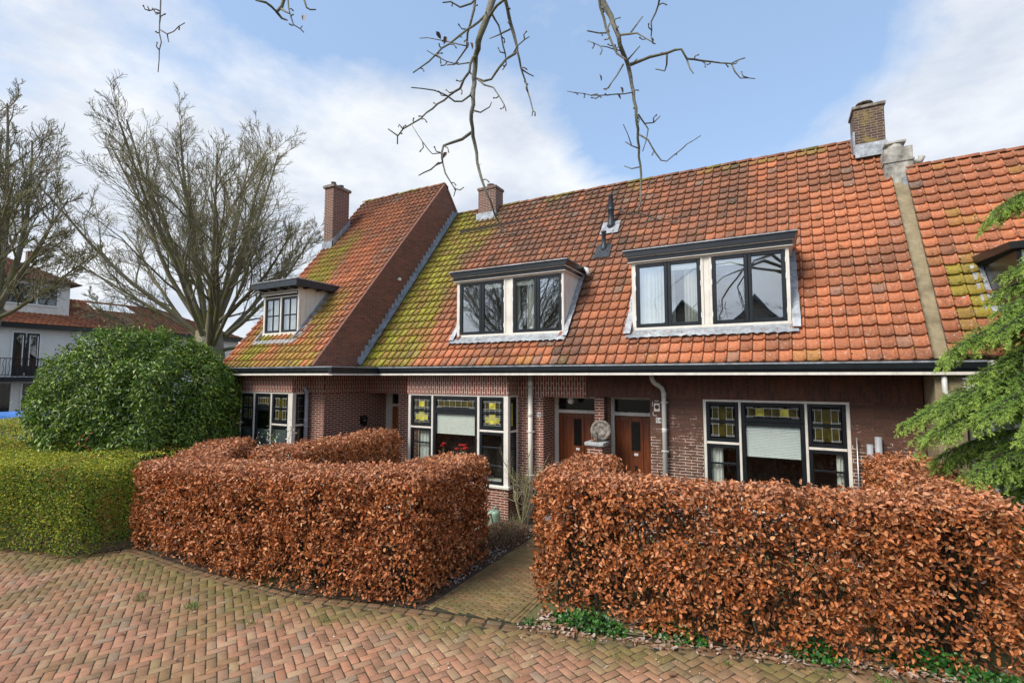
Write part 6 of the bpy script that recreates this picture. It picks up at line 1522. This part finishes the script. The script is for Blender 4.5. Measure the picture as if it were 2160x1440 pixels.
def tufts():
    rg = np.random.default_rng(75); P, D = [], []
    spots = [(-7.35, 4.1, 60), (-6.2, 4.2, 25), (-8.3, 3.9, 45), (-4.3, 5.1, 30), (-3.0, 5.2, 14), (-1.7, 5.75, 14), (-.6, 6.2, 20), (.9, 6.65, 60), (-.1, 6.0, 8), (-5.4, 4.7, 16), (1.9, 6.9, 50), (.3, 6.5, 18), (-10.9, 4.1, 30), (-2.1, 5.9, 18)]
    for _ in range(40): spots.append((rg.uniform(-12, 2), None, 4))
    for x, y, k in spots:
        if y is None: y = float(edge_y(x))-rg.uniform(.1, 1.8)
        for j in range(k): P.append((x+rg.normal()*.06, y+rg.normal()*.04, 0)); D.append((rg.normal()*.6, rg.normal()*.6, 1))
    P = np.array(P); D = np.array(D); n = len(P); D /= np.linalg.norm(D, axis=1, keepdims=True); B = np.cross(D, rg.normal(size=(n, 3))); B /= np.linalg.norm(B, axis=1, keepdims=True)
    pal = np.array([(.06,.16,.02), (.12,.24,.03), (.20,.28,.05)]); tag(leaves('paving_weeds', P, D, B, np.cross(D, B), .06*(.5+rg.random(n)), .008, pal[rg.integers(0, 3, n)], 'leaf', None, rg=rg), 'tufts of grass growing in the paving joints', 'weeds', None, 'stuff')
tufts()

# garden furniture glimpsed through the hedges
gt = thing('garden_table', 'small round white metal table glimpsed through the left hedge', 'table', None, (-6.5, 7.5, 0))
MB().lathe([(.34, 0), (.36, .01), (.36, .025), (.33, .03)], (-6.5, 7.5, .70), 24).build('table_top', M['white'], gt)
for k in range(3):
    a = 2*PI*k/3; MB().tube([(-6.5, 7.5, .70), (-6.5+.1*math.cos(a), 7.5+.1*math.sin(a), .35), (-6.5+.3*math.cos(a), 7.5+.3*math.sin(a), .01)], .012, 8).build('leg', M['white'], gt)

# =================================================================== OPPOSITE SIDE OF THE STREET (seen as reflections)
bd = brick('mat_boards', (.30,.27,.23), (.24,.215,.19), (.10,.09,.08), bw=3.1, rh=.24, ms=.012)
for cx_, lab in ((-1.1, 'grey boarded gabled house across the street, mirrored in the right dormer, nearer the street tree'), (-5.7, 'grey boarded gabled house across the street, mirrored in the curtained dormer panes')):
    ho = thing('gabled_house', lab, 'house', 'boarded houses across the street', (cx_, -17, 0))
    MB().prism([(cx_-2.2, 0), (cx_+2.2, 0), (cx_+2.2, 6.0), (cx_, 8.5), (cx_-2.2, 6.0)], -22, -16.0, 'y').build('wall', bd, ho)
    MB().prism([(cx_-2.4, 5.75), (cx_, 8.5), (cx_+2.4, 5.75), (cx_+2.4, 5.95), (cx_, 8.75), (cx_-2.4, 5.95)], -22.3, -15.7, 'y').build('roof', M['slate'], ho)
    for x, z in ((cx_-.75, 4.6), (cx_-.75, 1.2)):
        w_ = MB().box(x, x+1.5, -15.99, -15.93, z, z+1.6).build('window', M['white'], ho); MB().box(x+.14, x+1.36, -15.92, -15.91, z+.14, z+1.46).build('pane', M['darkglass'], w_)

# =================================================================== LIGHT, SKY, CAMERA
SUN_EL, SUN_AZ = 46, 243          # azimuth of the sun measured from +X counter-clockwise
sd_ = Vector((math.cos(rad(SUN_AZ))*math.cos(rad(SUN_EL)), math.sin(rad(SUN_AZ))*math.cos(rad(SUN_EL)), math.sin(rad(SUN_EL))))
L = bpy.data.lights.new('sun', 'SUN'); L.energy = 1.6; L.angle = rad(26); L.color = (1, .94, .85)
lo = bpy.data.objects.new('sun', L); C.objects.link(lo); lo.rotation_euler = (-sd_).to_track_quat('-Z', 'Y').to_euler()
W = bpy.data.worlds.new('World'); bpy.context.scene.world = W; W.use_nodes = True; n = W.node_tree; bg = n.nodes['Background']
sky = N(n, 'ShaderNodeTexSky', sky_type='NISHITA'); sky.sun_disc = False; sky.sun_elevation = rad(SUN_EL); sky.sun_rotation = rad(90-SUN_AZ)
sky.air_density = 1.0; sky.dust_density = 2.0; sky.ozone_density = 1.6
tc = N(n, 'ShaderNodeTexCoord'); dirv = tc.outputs['Generated']
sx = N(n, 'ShaderNodeSeparateXYZ'); n.links.new(dirv, sx.inputs[0])
# clouds lie on a high layer: direction divided by height
zc = mul(n, mul(n, sx.outputs[2], 0.0, 'MAXIMUM'), .55, 'ADD')
cx = N(n, 'ShaderNodeCombineXYZ'); n.links.new(mul(n, sx.outputs[0], zc, 'DIVIDE'), cx.inputs[0]); n.links.new(mul(n, sx.outputs[1], zc, 'DIVIDE'), cx.inputs[1]); n.links.new(mul(n, sx.outputs[2], 1.6), cx.inputs[2])
n1 = noise(n, 1.55, 9, .60, cx.outputs[0]); n1.inputs['Distortion'].default_value = .25
n2 = noise(n, 3.6, 7, .6, cx.outputs[0])
def blob(px, py, size, amp):
    d = at(px, py, 1.0)-Vector((0, 0, HC)); d.normalize()
    dp = N(n, 'ShaderNodeVectorMath', operation='DISTANCE'); n.links.new(dirv, dp.inputs[0]); dp.inputs[1].default_value = tuple(d)
    mr = N(n, 'ShaderNodeMapRange', interpolation_type='SMOOTHSTEP'); n.links.new(dp.outputs['Value'], mr.inputs[0])
    mr.inputs[1].default_value = 0; mr.inputs[2].default_value = size; mr.inputs[3].default_value = amp; mr.inputs[4].default_value = 0
    return mr.outputs[0]
cov = n1.outputs[0]
for b_ in ((760, 330, .42, .22), (1010, 360, .30, .20), (300, 420, .50, .22), (1150, 480, .25, .16), (2150, 150, .40, .14), (40, 60, .35, .16), (330, 30, .22, .10), (1350, 30, .22, .08), (1950, 250, .35, .10),
           (620, 90, .30, -.20), (1500, 300, .42, -.16), (850, 60, .25, -.14), (1250, 150, .3, -.10), (260, 120, .34, -.16), (1750, 120, .3, -.12)):
    cov = mul(n, cov, blob(*b_), 'ADD')
hz = N(n, 'ShaderNodeMapRange'); n.links.new(sx.outputs[2], hz.inputs[0]); hz.inputs[1].default_value = .02; hz.inputs[2].default_value = .34; hz.inputs[3].default_value = .26; hz.inputs[4].default_value = 0
cov = mul(n, cov, hz.outputs[0], 'ADD')
dens = ramp(n, cov, [(.47, (0,0,0)), (.64, (1,1,1))])
ccol = ramp(n, n2.outputs[0], [(.36, (2.8, 3.05, 3.5)), (.60, (4.0, 4.1, 4.22))])
# thin veil everywhere softens the blue
veil = mixc(n, .5, sky.outputs[0], (1.95, 2.8, 4.05))
colr = mixc(n, mul(n, dens.outputs[0], .93), veil, ccol.outputs[0])
n.links.new(colr, bg.inputs['Color']); bg.inputs['Strength'].default_value = .10
cam = bpy.data.cameras.new('camera'); cam.sensor_width = 36; cam.lens = 36*1029/2160; cam.clip_end = 2000; cam.clip_start = .05
co = bpy.data.objects.new('camera', cam); C.objects.link(co); co.location = (0, 0, HC); co.rotation_euler = (rad(90+4.06), 0, YAW)
sc = bpy.context.scene; sc.camera = co
sc.view_settings.view_transform = 'Standard'; sc.view_settings.look = 'None'; sc.view_settings.exposure = 1.3; sc.view_settings.gamma = 1
sc.render.resolution_x = 1024; sc.render.resolution_y = 682
sc.cycles.max_bounces = 8; sc.cycles.transparent_max_bounces = 12; sc.cycles.diffuse_bounces = 3
